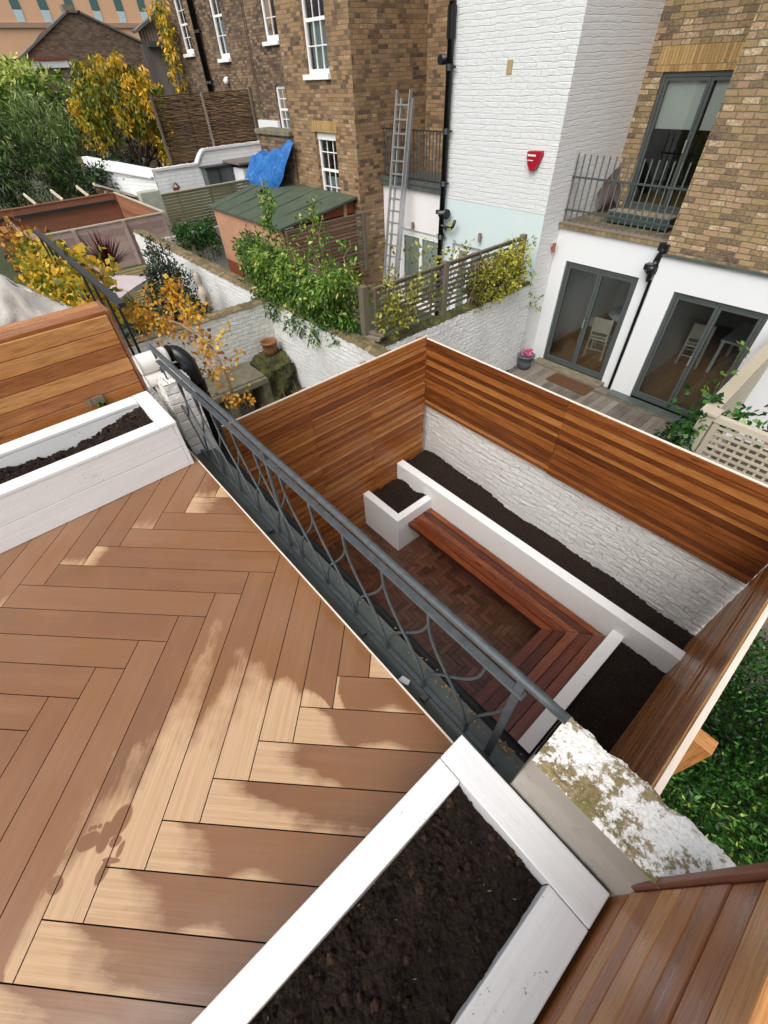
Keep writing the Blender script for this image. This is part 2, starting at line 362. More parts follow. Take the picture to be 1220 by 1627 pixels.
def _px(px, py):   # footprint outline measured on the boards (deck plane)
    r = (.65511291*(px-610)+.52990087*(py-813.5)-.53854632*672, .75461451*(px-610)-.49401259*(py-813.5)+.43186629*672, -.03720234*(px-610)-.68931605*(py-813.5)-.72350492*672); k = -1.98/r[2]; return r[0]*k, r[1]*k
FOOT = []
for (a, b, c, d, e) in PF:
    x0, y0 = _px(a, b); x1, y1 = _px(a-d*math.sin(e), b+d*math.cos(e)); x2, y2 = _px(a+c*math.cos(e), b+c*math.sin(e))
    FOOT.append((x0, y0, math.hypot(x2-x0, y2-y0), math.hypot(x1-x0, y1-y0), math.atan2(y2-y0, x2-x0)))
def deckm():
    t = T('composite_decking'); r = t.rnd(); w = t.rnd('wet')
    uv1 = t.uv(2.0, 60); n1 = t.noise(uv1, 1, 5, .65); n2 = t.noise(t.uv(5, 22), 1, 5, .65, .8); n3 = t.noise(t.obj(), 2.2, 4, .6); n4 = t.noise(t.uv(1.3, 130), 1, 4)
    n6 = t.noise(t.obj(), 6.5, 5, .6); n7 = t.noise(t.obj(), 1.6, 3, .5)
    k = t.math('ADD', w, t.math('MULTIPLY', t.math('SUBTRACT', n2, .5), .42))
    k = t.math('ADD', k, t.math('MULTIPLY', t.math('SUBTRACT', n4, .5), .15))
    k = t.math('ADD', k, t.math('MULTIPLY', t.math('SUBTRACT', n6, .5), .55)); k = t.math('ADD', k, t.math('MULTIPLY', t.math('SUBTRACT', n7, .5), .5))
    dry = t.mapr(k, .33, .68)
    xyz = t.n('SeparateXYZ', {0: t.n('Mix', {0: .012, 4: t.obj(), 5: t.n('TexNoise', {'Vector': t.obj(), 'Scale': 14.0}).outputs['Color']}, data_type='VECTOR').outputs[1]})
    for (fx, fy, rx, ry, an) in FOOT:
        ca, sa = math.cos(an), math.sin(an)
        dx = t.math('SUBTRACT', xyz.outputs[0], fx); dy = t.math('SUBTRACT', xyz.outputs[1], fy)
        a_ = t.math('MULTIPLY', t.math('ADD', t.math('MULTIPLY', dx, ca), t.math('MULTIPLY', dy, sa)), 1/rx); b_ = t.math('MULTIPLY', t.math('SUBTRACT', t.math('MULTIPLY', dy, ca), t.math('MULTIPLY', dx, sa)), 1/ry)
        q_ = t.math('ADD', t.math('MULTIPLY', a_, a_), t.math('MULTIPLY', b_, b_)); dry = t.math('MULTIPLY', dry, t.mapr(q_, .75, 1.15))
    wetc = t.mix(r, '#744f33', '#8c6444'); wetc = t.mix(t.mapr(n3, .35, .65), wetc, '#845b37')
    wetc = t.mix(t.mapr(n1, .35, .65, 0, .35), wetc, '#7b5238')
    wetc = t.mix(t.mapr(t.noise(t.uv(.8, 9), 1, 5, .7), .5, .75, 0, .4), wetc, '#94704f')
    dryc = t.mix(t.mapr(n1, .35, .65), '#bc9d7b', '#aa8863'); dryc = t.mix(t.mapr(n4, .45, .6, 0, .4), dryc, '#c8ac8c'); dryc = t.mix(t.mapr(n6, .35, .7, 0, .5), dryc, '#bd9974')
    c = t.mix(dry, wetc, dryc)
    rg = t.math('ADD', t.mapr(dry, 0, 1, .16, .6), t.math('MULTIPLY', t.math('SUBTRACT', n3, .5), .2))
    film = t.math('MULTIPLY', t.math('SUBTRACT', 1, dry), t.mapr(t.math('ADD', t.math('MULTIPLY', n7, .8), t.math('MULTIPLY', n2, .35)), .42, .66, .1, 1)); t.put(t.b.inputs['Coat Weight'], film); t.put(t.b.inputs['Coat Roughness'], .06); t.put(t.b.inputs['Coat IOR'], 1.5)
    return t.set(c, rg, t.bump(t.math('ADD', n1, n4), .12, .002), spec=.45)
DECK = deckm()
def pavem():
    t = T('brick_paver'); r = t.rnd(); o = t.obj(); n = t.noise(o, 24, 5, .65); n2 = t.noise(o, .9, 4)
    f = t.math('ADD', r, t.math('MULTIPLY', t.math('SUBTRACT', n, .5), .5))
    c = t.ramp(f, [(0, '#4a2c1e'), (.35, '#5e3828'), (.6, '#6a4030'), (.8, '#5f4436'), (1, '#754b38')])
    c = t.mix(t.mapr(n2, .45, .7, 0, .45), c, '#5a4428')
    return t.set(c, t.mapr(n2, .3, .7, .15, .4), t.bump(n, .3, .004))
PAVE = pavem()
def flakym():
    t = T('flaking_white_masonry'); o = t.obj(); n1 = t.noise(o, 6.5, 8, .68); n2 = t.noise(o, 45, 6, .7); n3 = t.noise(o, 6, 4); n5 = t.noise(o, 130, 3)
    under = t.ramp(n2, [(.3, '#5d4d30'), (.5, '#8a784f'), (.65, '#a5967a')]); under = t.mix(t.mapr(n3, .5, .65, 0, .7), under, '#6a6a2c')
    k = t.math('ADD', n1, t.math('MULTIPLY', t.math('SUBTRACT', n2, .5), .55))
    f = t.mapr(k, .515, .575)
    c = t.mix(f, t.mix(t.mapr(n5, .3, .5), '#dcd7cc', '#f7f5f1'), under)
    h = t.math('ADD', t.math('MULTIPLY', t.math('SUBTRACT', 1, f), .6), t.math('ADD', t.math('MULTIPLY', n2, 1.2), n5))
    return t.set(c, .85, t.bump(h, .45, .012))
FLAKY = flakym()
def groundm():
    t = T('garden_earth'); o = t.obj(); n = t.noise(o, 1.3, 7, .65); n2 = t.noise(o, 30, 5, .7)
    c = t.ramp(n, [(.3, '#23301a'), (.5, '#34401f'), (.7, '#2c4419')]); c = t.mix(t.mapr(n2, .4, .7, 0, .5), c, '#5b5142')
    return t.set(c, .95, t.bump(n2, .5, .03))
GROUND = groundm()
LG = leafmat('leaf_bright_green', [(0, '#1d3a0e'), (.35, '#3b6119'), (.65, '#628a2c'), (.85, '#93ae45'), (1, '#c9c870')])
LIVY = leafmat('leaf_ivy_green', [(0, '#0d2a0c'), (.4, '#1d4a15'), (.7, '#386f22'), (.92, '#5e9433'), (1, '#a3bf4a')])
LBAM = leafmat('leaf_bamboo', [(0, '#152913'), (.4, '#2d4a22'), (.65, '#4b6d30'), (.85, '#739042'), (1, '#9aa66a')])
LDK = leafmat('leaf_dark_green', [(0, '#0f1e0f'), (.5, '#22381c'), (1, '#45602f')])
LYEL = leafmat('leaf_autumn_yellow', [(0, '#3d4f16'), (.3, '#6f7d22'), (.5, '#a3982a'), (.68, '#d1a625'), (.85, '#e2b02c'), (1, '#efc550')], .5, .35)
LORG = leafmat('leaf_autumn_orange', [(0, '#7a4416'), (.25, '#b0701e'), (.5, '#cf9425'), (.75, '#dfae35'), (1, '#d8bd5c')], .5, .35)
LRUS = leafmat('leaf_rust', [(0, '#4a2a16'), (.4, '#8a4a1c'), (.7, '#c08a2c'), (1, '#8d9a35')], .6, .3)
LYG = leafmat('leaf_yellow_green', [(0, '#4a3a1c'), (.3, '#6b7024'), (.6, '#a0a035'), (1, '#ccc75a')], .5, .35)
LCOR = leafmat('leaf_cordyline', [(0, '#2f1517'), (.5, '#54272a'), (1, '#7d4644')], .5, .15)
LPALM = leafmat('leaf_palm', [(0, '#2c3216'), (.5, '#4d5426'), (1, '#8a8a55')], .6, .15)
PINK = leafmat('petal_pink', [(0, '#b23a74'), (.5, '#e07aa8'), (1, '#f4b8cf')], .6, .3)

# ---------------------------------------------------------------- terrace
H2 = 2**.5
BW, BL = .1498, 1.175
U_, V_ = Vector((1/H2, 1/H2, 0)), Vector((-1/H2, 1/H2, 0))
O_ = Vector((-1.645, .511, 0)) - U_*BL - V_*BW
def clip(poly, n, d):               # keep n.p <= d
    out = []
    for i in range(len(poly)):
        a, b = poly[i], poly[(i+1) % len(poly)]; da, db = n.dot(a)-d, n.dot(b)-d
        if da <= 0: out.append(a)
        if (da < 0 < db) or (db < 0 < da): out.append(a + (b-a)*(da/(da-db)))
    return out
DX0, DX1, DY0, DY1 = -3.4, .45, -2.2, .505
LIM = [(V(1, 0, 0), DX1), (V(-1, 0, 0), -DX0), (V(0, 1, 0), DY1), (V(0, -1, 0), -DY0)]
def clipall(p):
    for n, d in LIM:
        if len(p) < 3: return []
        p = clip(p, n, d)
    return p if len(p) > 2 else []
FOOT_ = [(-.93, -.345, .05, .03), (-.985, -.35, .035, .045), (-1.0, -.285, .012, .012), (-.975, -.275, .011, .011), (-.95, -.268, .011, .011), (-.925, -.262, .012, .012), (-.9, -.315, .03, .065), (-.87, -.4, .018, .045), (-.9, -.43, .02, .03), (-.86, -.47, .012, .06), (-1.05, -.53, .03, .045), (-.82, -.36, .02, .04)]
def dryness(p, kind, s, rb, rc, cv=.5):
    x, y = p.x, p.y; w = 0
    if kind == 'V':   # s = distance along the board from its lower (right) end
        if x > -1.75:
            near = max(0, min(1, (y+1.1)/.4))*max(0, min(1, (.22-y)/.2))
            a = (.40+.28*rb)*near*(1+.35*math.sin(cv*3.14+rc*2)-.25*abs(cv-.5))
            w = max(w, 1-abs(s)/max(a, .01)*.62 if a > .03 else 0)
        elif x > -2.7: w = max(w, (.62 if rb > .35 else .2)-s/.26)
        if x > -.9 and y > .1: w = max(w, .45+.25*rb-abs(s-.5)*1.2)
    else:
        if x > -.95:
            a = .16+.20*rb; q = 0
            a *= max(0, min(1, (.3-y)/.25))
            if y > .0 and rb > .45: a = max(a, .5*rb)
            a *= 1.75-1.3*cv+.25*math.sin(cv*5+rc*6)
            w = max(w, 1-s/max(a, .01)*.55)
            if y < -.35: w = max(w, .85-s/(.55-.4*cv))
            if cv < .3: w = max(w, .75-cv*1.6-abs(s-.2-.3*rc)/.3)
        elif x > -2.75 and y > -.55: w = max(w, (.85 if rb > .3 else .3)-s/(.18+.18*rc))
    return max(-.4, min(1.2, w))
def deck():
    mb = MB(); at = []
    g = .0022
    def add(o, du, dv, L, W, kind):
        rb, rc, rt = R_.random(), R_.random(), R_.random(); ou, ov = R_.random()*9, R_.random()*9
        out = clipall([o+du*g+dv*g, o+du*(L-g)+dv*g, o+du*(L-g)+dv*(W-g), o+du*g+dv*(W-g)])
        if not out: return
        nu, nv = 56, 8
        for i in range(nu):
            for j in range(nv):
                a0, a1 = g+(L-2*g)*i/nu, g+(L-2*g)*(i+1)/nu; b0, b1 = g+(W-2*g)*j/nv, g+(W-2*g)*(j+1)/nv
                p = clipall([o+du*a0+dv*b0, o+du*a1+dv*b0, o+du*a1+dv*b1, o+du*a0+dv*b1])
                if not p: continue
                uv = [((q-o).dot(du)+ou, (q-o).dot(dv)+ov) for q in p]
                mb.face(p, uv, rt)
                for q in p: at.append(dryness(q, kind, (q-o).dot(du), rb, rc, (q-o).dot(dv)/W))
        for i in range(len(out)):
            a, b = out[i], out[(i+1) % len(out)]; dz = V(0, 0, -.022)
            mb.face([a, b, b+dz, a+dz], [(0, 0), (1, 0), (1, .02), (0, .02)], 0); at.extend([-.4]*4)
    for c in range(-3, 4):
        for k in range(-26, 26):
            o = O_ + (U_-V_)*(BL*c) + (U_+V_)*(BW*k)
            add(o, U_, V_, BL, BW, 'H')
            add(o + U_*(BL+BW) + V_*(BW-BL), V_, -U_, BL, BW, 'V')   # starts at its lower end
    mb.at = at
    return mb.build('terrace_deck', DECK, kind='structure')
deck()
m = MB(); m.box(DX0, DX1, DY0, DY1-.012, -.06, -.024); m.build('deck_underlay', DARKIN, kind='structure')

tb = thing('terrace_building', 'house extension under the deck with a grey lead ledge and black gutter', 'building', (-1.4, .4, -3.05))
m = MB(); m.box(-3.42, .95, -2.2, .70, -3.06, -.25, grain=False); m.build('wall', RENDG, tb)
m = MB(); m.box(DX0, -.18, .506, .514, -.045, .004); m.build('edge_trim', CAPW, tb)
m = MB()
m.sheet(lambda u, v: V(-3.42+3.62*u, (.516, .575, .606, .612, .66, .735)[int(round(v*5))], (-.06, -.165, -.178, -.172, -.18, -.186)[int(round(v*5))]+R_.uniform(-.002, .002)), 60, 5)
m.sheet(lambda u, v: V(-3.42+3.62*u, .735+.002*v, -.186-.06*v), 2, 1); m.build('lead_ledge', LEAD, tb)
m = MB(); m.sheet(lambda u, v: V(-3.42+3.62*u, .765+.027*math.cos(math.pi*(1+v)), -.21+.03*math.sin(math.pi*(1+v))), 2, 8); m.build('gutter', GUT, tb)
m = MB()
for (x, y) in ((-.99, .59), (-.52, .60), (-2.0, .6)): m = MB(); m.box(x, x+.03, y-.02, y+.012, -.172, -.145); m.build('rail_fixing', IRON, tb)
m = MB()
for i in range(150):
    x = R_.uniform(-1.4, .1)*R_.random() - .05; y = R_.gauss(.715, .012) if R_.random() < .92 else R_.uniform(.56, .72)
    a = R_.uniform(0, 6.28); m.leaf((x, y, -.178+R_.uniform(0, .012)), V(math.cos(a), math.sin(a), R_.uniform(-.1, .4)).normalized(), V(-math.sin(a), math.cos(a), 0), R_.uniform(.008, .022), R_.uniform(.004, .009), None)
m.build('leaf_litter', DRYL, kind='stuff', label='dry brown leaf crumbs lying along the black gutter edge', cat='leaf litter')
m = MB(); m.v = []; m.face([(-.645, .545, -.12), (-.60, .575, -.15), (-.61, .60, -.15), (-.65, .585, -.135)]); m.face([(-.645, .545, -.12), (-.65, .585, -.135), (-.655, .56, -.16)]); m.face([(-.645, .545, -.12), (-.655, .56, -.16), (-.60, .575, -.15)])
m.build('paint_flake', WHT, label='small white flake of masonry lying on the grey lead ledge', cat='debris')

def planter(name, label, x0, x1, y1, z1, inner, seam, facefront, soil_z, mound):
    t = thing(name, label, 'planter', ((x0+x1)/2, -.6, 0))
    y0 = -2.1; ix0, ix1, iy1 = inner
    m = MB()
    for sx in (x0+.004, x1-.026): m.box(sx, sx+.022, y0, y1-.03, seam+.0015, z1-.024); m.box(sx, sx+.022, y0, y1-.03, 0.002, seam-.0015)
    m.build('side_panel', WHT, t, bevel=.003)
    m = MB(); m.box(x0+.002, x1-.002, y1-.028, y1-.004, seam+.0015, z1-.024); m.box(x0+.002, x1-.002, y1-.028, y1-.004, .002, seam-.0015); m.build('end_panel', WHT, t, bevel=.003)
    m = MB(); m.box(ix0-.014, ix0-.002, y0, iy1, .05, z1-.026); m.box(ix1+.002, ix1+.014, y0, iy1, .05, z1-.026); m.box(ix0, ix1, iy1+.002, iy1+.014, .05, z1-.026); m.build('lining', WHT, t)
    m = MB(); m.box(x0, ix0, y0, iy1-.001, z1-.024, z1); m.build('cap_board', WHT, t, bevel=.004)
    m = MB(); m.box(ix1, x1, y0, iy1-.001, z1-.024, z1); m.build('cap_board', WHT, t, bevel=.004)
    m = MB(); m.box(x0, x1, iy1+.001, y1, z1-.024, z1+.001); m.build('cap_board', WHT, t, bevel=.004)
    m = MB()
    def sf(u, v):
        x = ix0-.005+(ix1-ix0+.01)*u; y = y0+(iy1-y0)*v
        return V(x, y, soil_z+mound(u, v)+R_.gauss(0, .006)+.012*math.sin(x*31+y*17)*math.sin(y*23))
    m.sheet(sf, 34, 150)
    for _ in range(900):
        u, v = R_.random(), R_.random()**.6; p = sf(u, v); q = R_.choice((.003, .004, .006, .009, .013)); m.blob(p, (q*R_.uniform(.7, 1.6), q*R_.uniform(.7, 1.6), q*.8), 5, .3, R_.random()**2*.75+.05*(R_.random() < .03)*4, 3)
    for _ in range(260):
        u, v = R_.random(), R_.random(); p = sf(u, v); a = R_.uniform(0, 6.28); m.leaf(p+V(0, 0, .004), V(math.cos(a), math.sin(a), R_.uniform(-.1, .3)), V(-math.sin(a), math.cos(a), .2), R_.uniform(.006, .018), .0018, R_.choice((.5, .7, .9, .97)))
    m.build('soil', SOIL, t)
    return t
planter('timber_planter', 'white painted timber planter in front of the left cedar screen, part filled with soil', -3.381, -2.814, .48, .369, (-3.262, -2.920, .372), .169, 1, .235, lambda u, v: .03*math.sin(v*14)+.06*(1-u)*.4+.05*max(0, v-.85)/.15)
planter('timber_planter', 'white painted timber planter full of dark soil beside the mossy parapet', -.208, .347, .464, .352, (-.115, .222, .354), .165, -1, .262, lambda u, v: .014*math.sin(u*9+v*20))

def boards(mb, ax, c, th, u0, u1, z0, z1, hs, joints=(), gap=.004, jit=.002, tone=None):
    """horizontal cladding boards on plane ax=c..c+th"""
    z = z1
    i = 0
    while z > z0+.02:
        h = hs[i % len(hs)]; i += 1; zb = max(z-h, z0)
        cuts = [u0]+[j for j in joints]+[u1]
        for a, b in zip(cuts, cuts[1:]):
            k = R_.uniform(-jit, jit); r = None if tone is None else max(0, min(1, tone[i % len(tone)]+R_.gauss(0, .12)))
            ja = 0 if a == u0 else R_.uniform(-.006, .006)
            if ax == 'x': mb.box(c+k, c+th+k, a+.002+ja, b-.002, zb+gap, z, r)
            else: mb.box(a+.002+ja, b-.002, c+k, c+th+k, zb+gap, z, r)
        z = zb
lf = thing('cedar_screen', 'cedar board screen with a wide flat top behind the left white planter', 'fence', (-3.55, -.5, 0))
m = MB(); boards(m, 'x', -3.478, .028, -2.1, .478, .02, .905, [.098]); m.build('cladding', CEDN, lf, bevel=.003)
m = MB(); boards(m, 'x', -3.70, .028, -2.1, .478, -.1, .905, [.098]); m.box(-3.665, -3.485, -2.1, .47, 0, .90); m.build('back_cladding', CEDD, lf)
m = MB()
for k in range(2): m.box(-3.71+k*.122, -3.71+k*.122+.118, -2.1, .482, .907, .929)
m.build('top_board', CEDN, lf, bevel=.003)
m = MB(); m.box(-3.702, -3.447, .482, .502, .0, .931); m.build('end_trim', TRIM, lf, bevel=.002)
m = MB(); m.box(-3.449, -3.43, .12, .20, .375, .425); m.obox((-3.44, .1, .40), (.01, .03, .05)); b_ = m.build('socket_box', CONC, None, 'small grey box with a green stub fixed low on the left cedar screen', 'outdoor box')
m = MB()
for i in range(9): m.leaf((-3.425, .165, .372), V(.5, R_.uniform(-1, 1), R_.uniform(-.4, .5)).normalized(), V(0, R_.uniform(-.3, .3), 1).normalized(), .05, .03, R_.random())
bs = m.build('green_sprig', LIVY, None, 'tiny green sprig poking out below the grey box on the left screen', 'sprig')
rf = thing('cedar_screen', 'cedar board screen rising from the right white planter', 'fence', (.42, -.5, 0))
m = MB(); boards(m, 'x', .362, .028, -2.1, .485, .02, 1.12, [.098, .103, .094]); m.build('cladding', CEDN, rf, bevel=.004)
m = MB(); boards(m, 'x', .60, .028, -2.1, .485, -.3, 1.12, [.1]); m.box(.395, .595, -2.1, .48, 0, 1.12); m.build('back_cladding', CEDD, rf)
m = MB(); m.box(.352, .632, .488, .506, .02, 1.13); m.build('end_trim', TRIM, rf, bevel=.002)

# railing
YR = .63
rl = thing('iron_railing', 'grey painted iron railing with interlaced curved bars along the terrace edge', 'railing', (-1.6, YR, -.18))
m = MB(); m.tube([(-3.40+3.41*i/24, YR, .662+.003*math.sin(i*.9)) for i in range(25)], .0162, 12); m.build('handrail', IRON, rl)
m = MB(); m.box(-3.36, -.12, YR-.016, YR+.016, .566, .578); m.build('mid_rail', IRON, rl, bevel=.002)
m = MB(); m.box(-3.36, -.09, YR-.012, YR+.012, -.158, -.146); m.build('bottom_rail', IRON, rl, bevel=.002)
for x in (-.145, -1.77, -3.34):
    m = MB(); m.box(x-.015, x+.015, YR-.007, YR+.007, -.178, .64); m.build('post', IRON, rl, bevel=.002)
def sm_(t): return t*t*(3-2*t)
PX = [-.273-.2705*k for k in range(0, 12)]
for x in PX:
    for s in (1, -1):
        a = x if s == 1 else x+.2705*0
        pts = []
        for i in range(17):
            t_ = i/16; q = sm_(sm_(t_)*.55+t_*.45)
            if x + s*.2705 > -.13 and s == 1: pts.append((min(x+.13*q*1.0, x+.115), YR+s*.006, -.15+.717*t_*(1 if True else 1)))
            else: pts.append((x + s*.2705*q, YR+s*.006, -.15+.717*t_))
        m = MB(); m.tube(pts, .0072, 6); m.build('curved_bar', IRON, rl)

# parapets
pp = thing('stone_parapet', 'short thick parapet with flaking white paint and moss at the right end of the railing', 'parapet', (.25, .58, -.3))
def ptop(u, v):
    x = .002+.60*u; y = .487+.186*v
    e = min(u/.06, 1, v/.15, (1-v)/.12)
    wob = .003*math.sin(x*37)+.004*math.sin(x*71+2)
    ex = wob*(1 if v > .5 else .0)*(abs(v-.5)*2)
    mort = -.007*math.exp(-((x*5.2+.12*math.sin(v*6)) % 1-.5)**2/.006)
    return V(x+R_.gauss(0, .0008), y+ex+(R_.gauss(0, .0012) if v > .05 else 0), .612+mort*(v > .1)+R_.gauss(0, .0010)-.006*(1-max(0, e))**2+.002*math.sin(x*19+v*3))
m = MB(); nu, nv = 110, 44; m.sheet(ptop, nu, nv)
E_ = lambda i, j: Vector(m.v[i*(nv+1)+j])
rim = [E_(0, j) for j in range(nv, -1, -1)]
m2 = MB()
for i in range(nu): a, b = E_(i, nv), E_(i+1, nv); m.face([a, b, V(b.x, b.y, -.25), V(a.x, a.y, -.25)])
m.build('flaking_top', FLAKY, pp)
m = MB()
def pfront(u, v):
    x = -.002+.605*u; prof = [(.489, .604), (.481, .585), (.478, .53), (.474, .47), (.462, .44), (.455, .42), (.455, -.25)]
    k = min(v*6, 5.999); i = int(k); f = k-i; y = prof[i][0]*(1-f)+prof[i+1][0]*f; z = prof[i][1]*(1-f)+prof[i+1][1]*f
    return V(x, y+.02+R_.gauss(0, .0008), z)
m.sheet(pfront, 50, 18)
m.sheet(lambda u, v: V(-.003-.004*math.sin(u*3.1), .478+.195*u, .606-.86*v), 10, 10); m.build('cement_face', RENDG, pp)
wp = thing('masonry_pier', 'rough white painted brick pier between the left cedar screen and the railing', 'pier', (-3.5, .62, -.3))
def pier(ax):
    m = MB()
    def f1(u, v): return V(-3.46+.30*u+R_.gauss(0, .003), .56+R_.gauss(0, .002)+.004*math.sin(v*16), -.24+.70*v)
    m.sheet(f1, 24, 40); m.sheet(lambda u, v: V(-3.16+R_.gauss(0, .002)+.004*math.sin(v*18), .56+.2*u, -.24+.70*v), 14, 40)
    m.sheet(lambda u, v: V(-3.46+.30*u, .56+.2*v, .46+R_.gauss(0, .004)), 20, 12)
    return m
pier(0).build('brickwork', white_brick('white_pier_brick', '#e2e0db', .4, '#98958a', .8, lump=.9, bricky=.5, mort=.03), wp)
m = MB()
for (z, r, x) in ((.555, .072, -3.39), (.44, .05, -3.36)):
    m.tube([(x, .50+.02*i, z) for i in range(12)], r, 20)
m.build('rounded_coping', whitepaint('white_old_pipe', '#e6e3de', .5, 20, .3, .25), wp)
sp = thing('soil_pipe', 'pair of shiny black bent pipes dropping behind the left end of the railing', 'pipe', (-3.2, .85, -3))
for (x, y, z, r, dx) in ((-3.39, .72, .565, .054, .11), (-3.36, .73, .455, .038, .1)):
    m = MB(); P_ = [(x, y-.03, z), (x, y+.03, z)]
    for i in range(9):
        a = math.pi/2*i/8; P_.append((x+dx*.8*math.sin(a)*1, y+.05+.06*math.sin(a), z-.13*(1-math.cos(a))))
    P_ += [(P_[-1][0]+.01, P_[-1][1]+.005, z-.25), (P_[-1][0]+.01, P_[-1][1], -3)]
    m.tube(P_, r, 16); m.build('pipe_bend', BLK, sp)
    m = MB(); m.tube([(x, y-.02, z), (x, y+.035, z)], r*1.14, 18); m.build('collar', BLK, sp); m = MB(); m.tube([(P_[-2][0], P_[-2][1], z-.22), (P_[-2][0], P_[-2][1], z-.30)], r*1.12, 18); m.build('collar', BLK, sp)
# ---------------------------------------------------------------- ground
m = MB(); m.face([(-260, -120, -3.15), (160, -120, -3.15), (160, 160, -3.15), (-260, 160, -3.15)], r=.5); m.build('ground', GROUND, kind='structure')
# patio paving: herringbone of narrow bricks
PZ = -3.0
m = MB(); m.box(-3.76, .5, .70, 3.9, PZ-.05, PZ-.012, grain=False); m.build('patio_bed', SOIL, kind='structure')
m = MB(); bw, bl = .068, .204; o = V(-3.9, .2, PZ)
ux, uy = V(1, 0, 0), V(0, 1, 0)
def pav(o, du, dv, L, W):
    g = .0025; p = [o+du*g+dv*g, o+du*(L-g)+dv*g, o+du*(L-g)+dv*(W-g), o+du*g+dv*(W-g)]
    for n, d in ((V(1, 0, 0), .47), (V(-1, 0, 0), 3.74), (V(0, 1, 0), 3.3), (V(0, -1, 0), -.72)):
        if len(p) > 2: p = clip(p, n, d)
    if len(p) > 2:
        dz = R_.gauss(0, .0015); m.face([q+V(0, 0, dz+R_.gauss(0, .0008)) for q in p])
for c in range(-14, 22):
    for k in range(-60, 110):
        b = o + (ux-uy)*(bl*c) + (ux+uy)*(bw*k)
        if -4.3 < b.x < .8 and -.2 < b.y < 3.7:
            pav(b, ux, uy, bl, bw); pav(b+ux*bl+uy*(bw-bl), ux, uy, bw, bl)
m.build('patio_paving', PAVE, kind='structure')

# back garden wall + fences of the patio
bw_ = thing('garden_wall', 'rough white painted brick wall below the long cedar screen at the back of the patio', 'wall', (-1.6, 4.05, -3.15))
m = MB(); m.sheet(lambda u, v: V(-3.95+4.5*u, 3.90+R_.gauss(0, .004)+.018*math.sin(u*9+v*3)-.03*(1-v)**3, -3.1+1.9*v), 150, 50)
m.build('wall_face', WBRKP, bw_)
m = MB(); m.box(-3.95, .56, 3.93, 4.2, -3.15, -1.14, grain=False); m.build('wall_core', WBRKG, bw_)
lg = thing('garden_wall', 'white painted brick wall with a mossy top running left from the cedar corner past the terracotta pot', 'wall', (-6, 4.05, -3.15))
m = MB(); m.sheet(lambda u, v: V(-8.15+4.2*u, 3.90+R_.gauss(0, .004)+.014*math.sin(u*14+v*5), -3.15+2.07*v+(.03*math.sin(u*40)*R_.random()*.5 if v == 1 else 0)), 130, 50)
m.box(-8.15, -3.95, 3.93, 4.18, -3.15, -1.12, grain=False); m.build('brickwork', WBRKG, lg)
m = MB(); m.sheet(lambda u, v: V(-8.2+4.3*u, 3.915+.29*v+R_.gauss(0, .008), -1.085+.035*math.sin(v*3.14)+R_.gauss(0, .010)), 120, 8); m.build('mossy_coping', MOSSB, lg)
CX = -3.72
fl = thing('cedar_fence', 'cedar slat fence closing the left side of the patio', 'fence', (CX, 2.5, -3.0))
m = MB(); boards(m, 'x', CX-.026, .026, .72, 3.83, -3.0, -.40, [.062, .046, .075, .05, .06, .085, .045], (2.0, 2.86), .010, .007, (.35, .75, .5, .9, .4, .65, .2, .6)); m.box(CX-.05, CX-.034, .72, 3.82, -3.0, -.42, 0); m.build('slats', CED, fl)
m = MB(); m.box(CX-.030, CX-.008, .72, 3.865, -.398, -.390); m.build('top_rail', CAPW, fl)
for y in (1.2, 2.0, 2.86, 3.78):
    m = MB(); m.box(CX-.105, CX-.03, y-.04, y+.04, -3.0, -.42); m.build('post', CEDD, fl)
ff = thing('cedar_fence', 'long striped cedar slat fence mounted on the white wall at the back of the patio', 'fence', (-1.6, 3.84, -1.4))
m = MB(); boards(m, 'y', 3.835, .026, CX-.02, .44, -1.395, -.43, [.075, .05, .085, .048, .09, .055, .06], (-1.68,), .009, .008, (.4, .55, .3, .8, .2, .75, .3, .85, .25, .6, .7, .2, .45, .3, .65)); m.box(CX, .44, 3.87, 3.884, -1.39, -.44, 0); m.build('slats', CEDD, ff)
m = MB(); m.box(CX-.005, .485, 3.842, 3.864, -.428, -.420); m.build('top_rail', CAPW, ff)
for x in (-3.6, -1.68, .38):
    m = MB(); m.box(x-.04, x+.04, 3.864, 3.895, -1.39, -.44); m.build('post', CEDD, ff)
fr = thing('cedar_fence', 'cedar slat fence on the right side of the patio above the leafy garden', 'fence', (.46, 2.3, -3))
m = MB(); boards(m, 'x', .445, .026, .74, 3.83, -2.75, -.425, [.07, .045, .085, .055, .09], (), .005, .006, (.5, .8, .3, .7, .2)); m.build('slats', CEDR, fr)
m = MB(); m.box(.452, .482, .74, 3.9, -.422, -.412); m.build('top_rail', CAPW, fr)
m = MB(); m.box(.475, .62, 1.66, 1.75, -3.0, -.62); m.build('post', CEDN, fr)
m = MB(); m.box(.475, .53, 2.9, 3.0, -3.0, -.5); m.build('post', CEDN, fr)
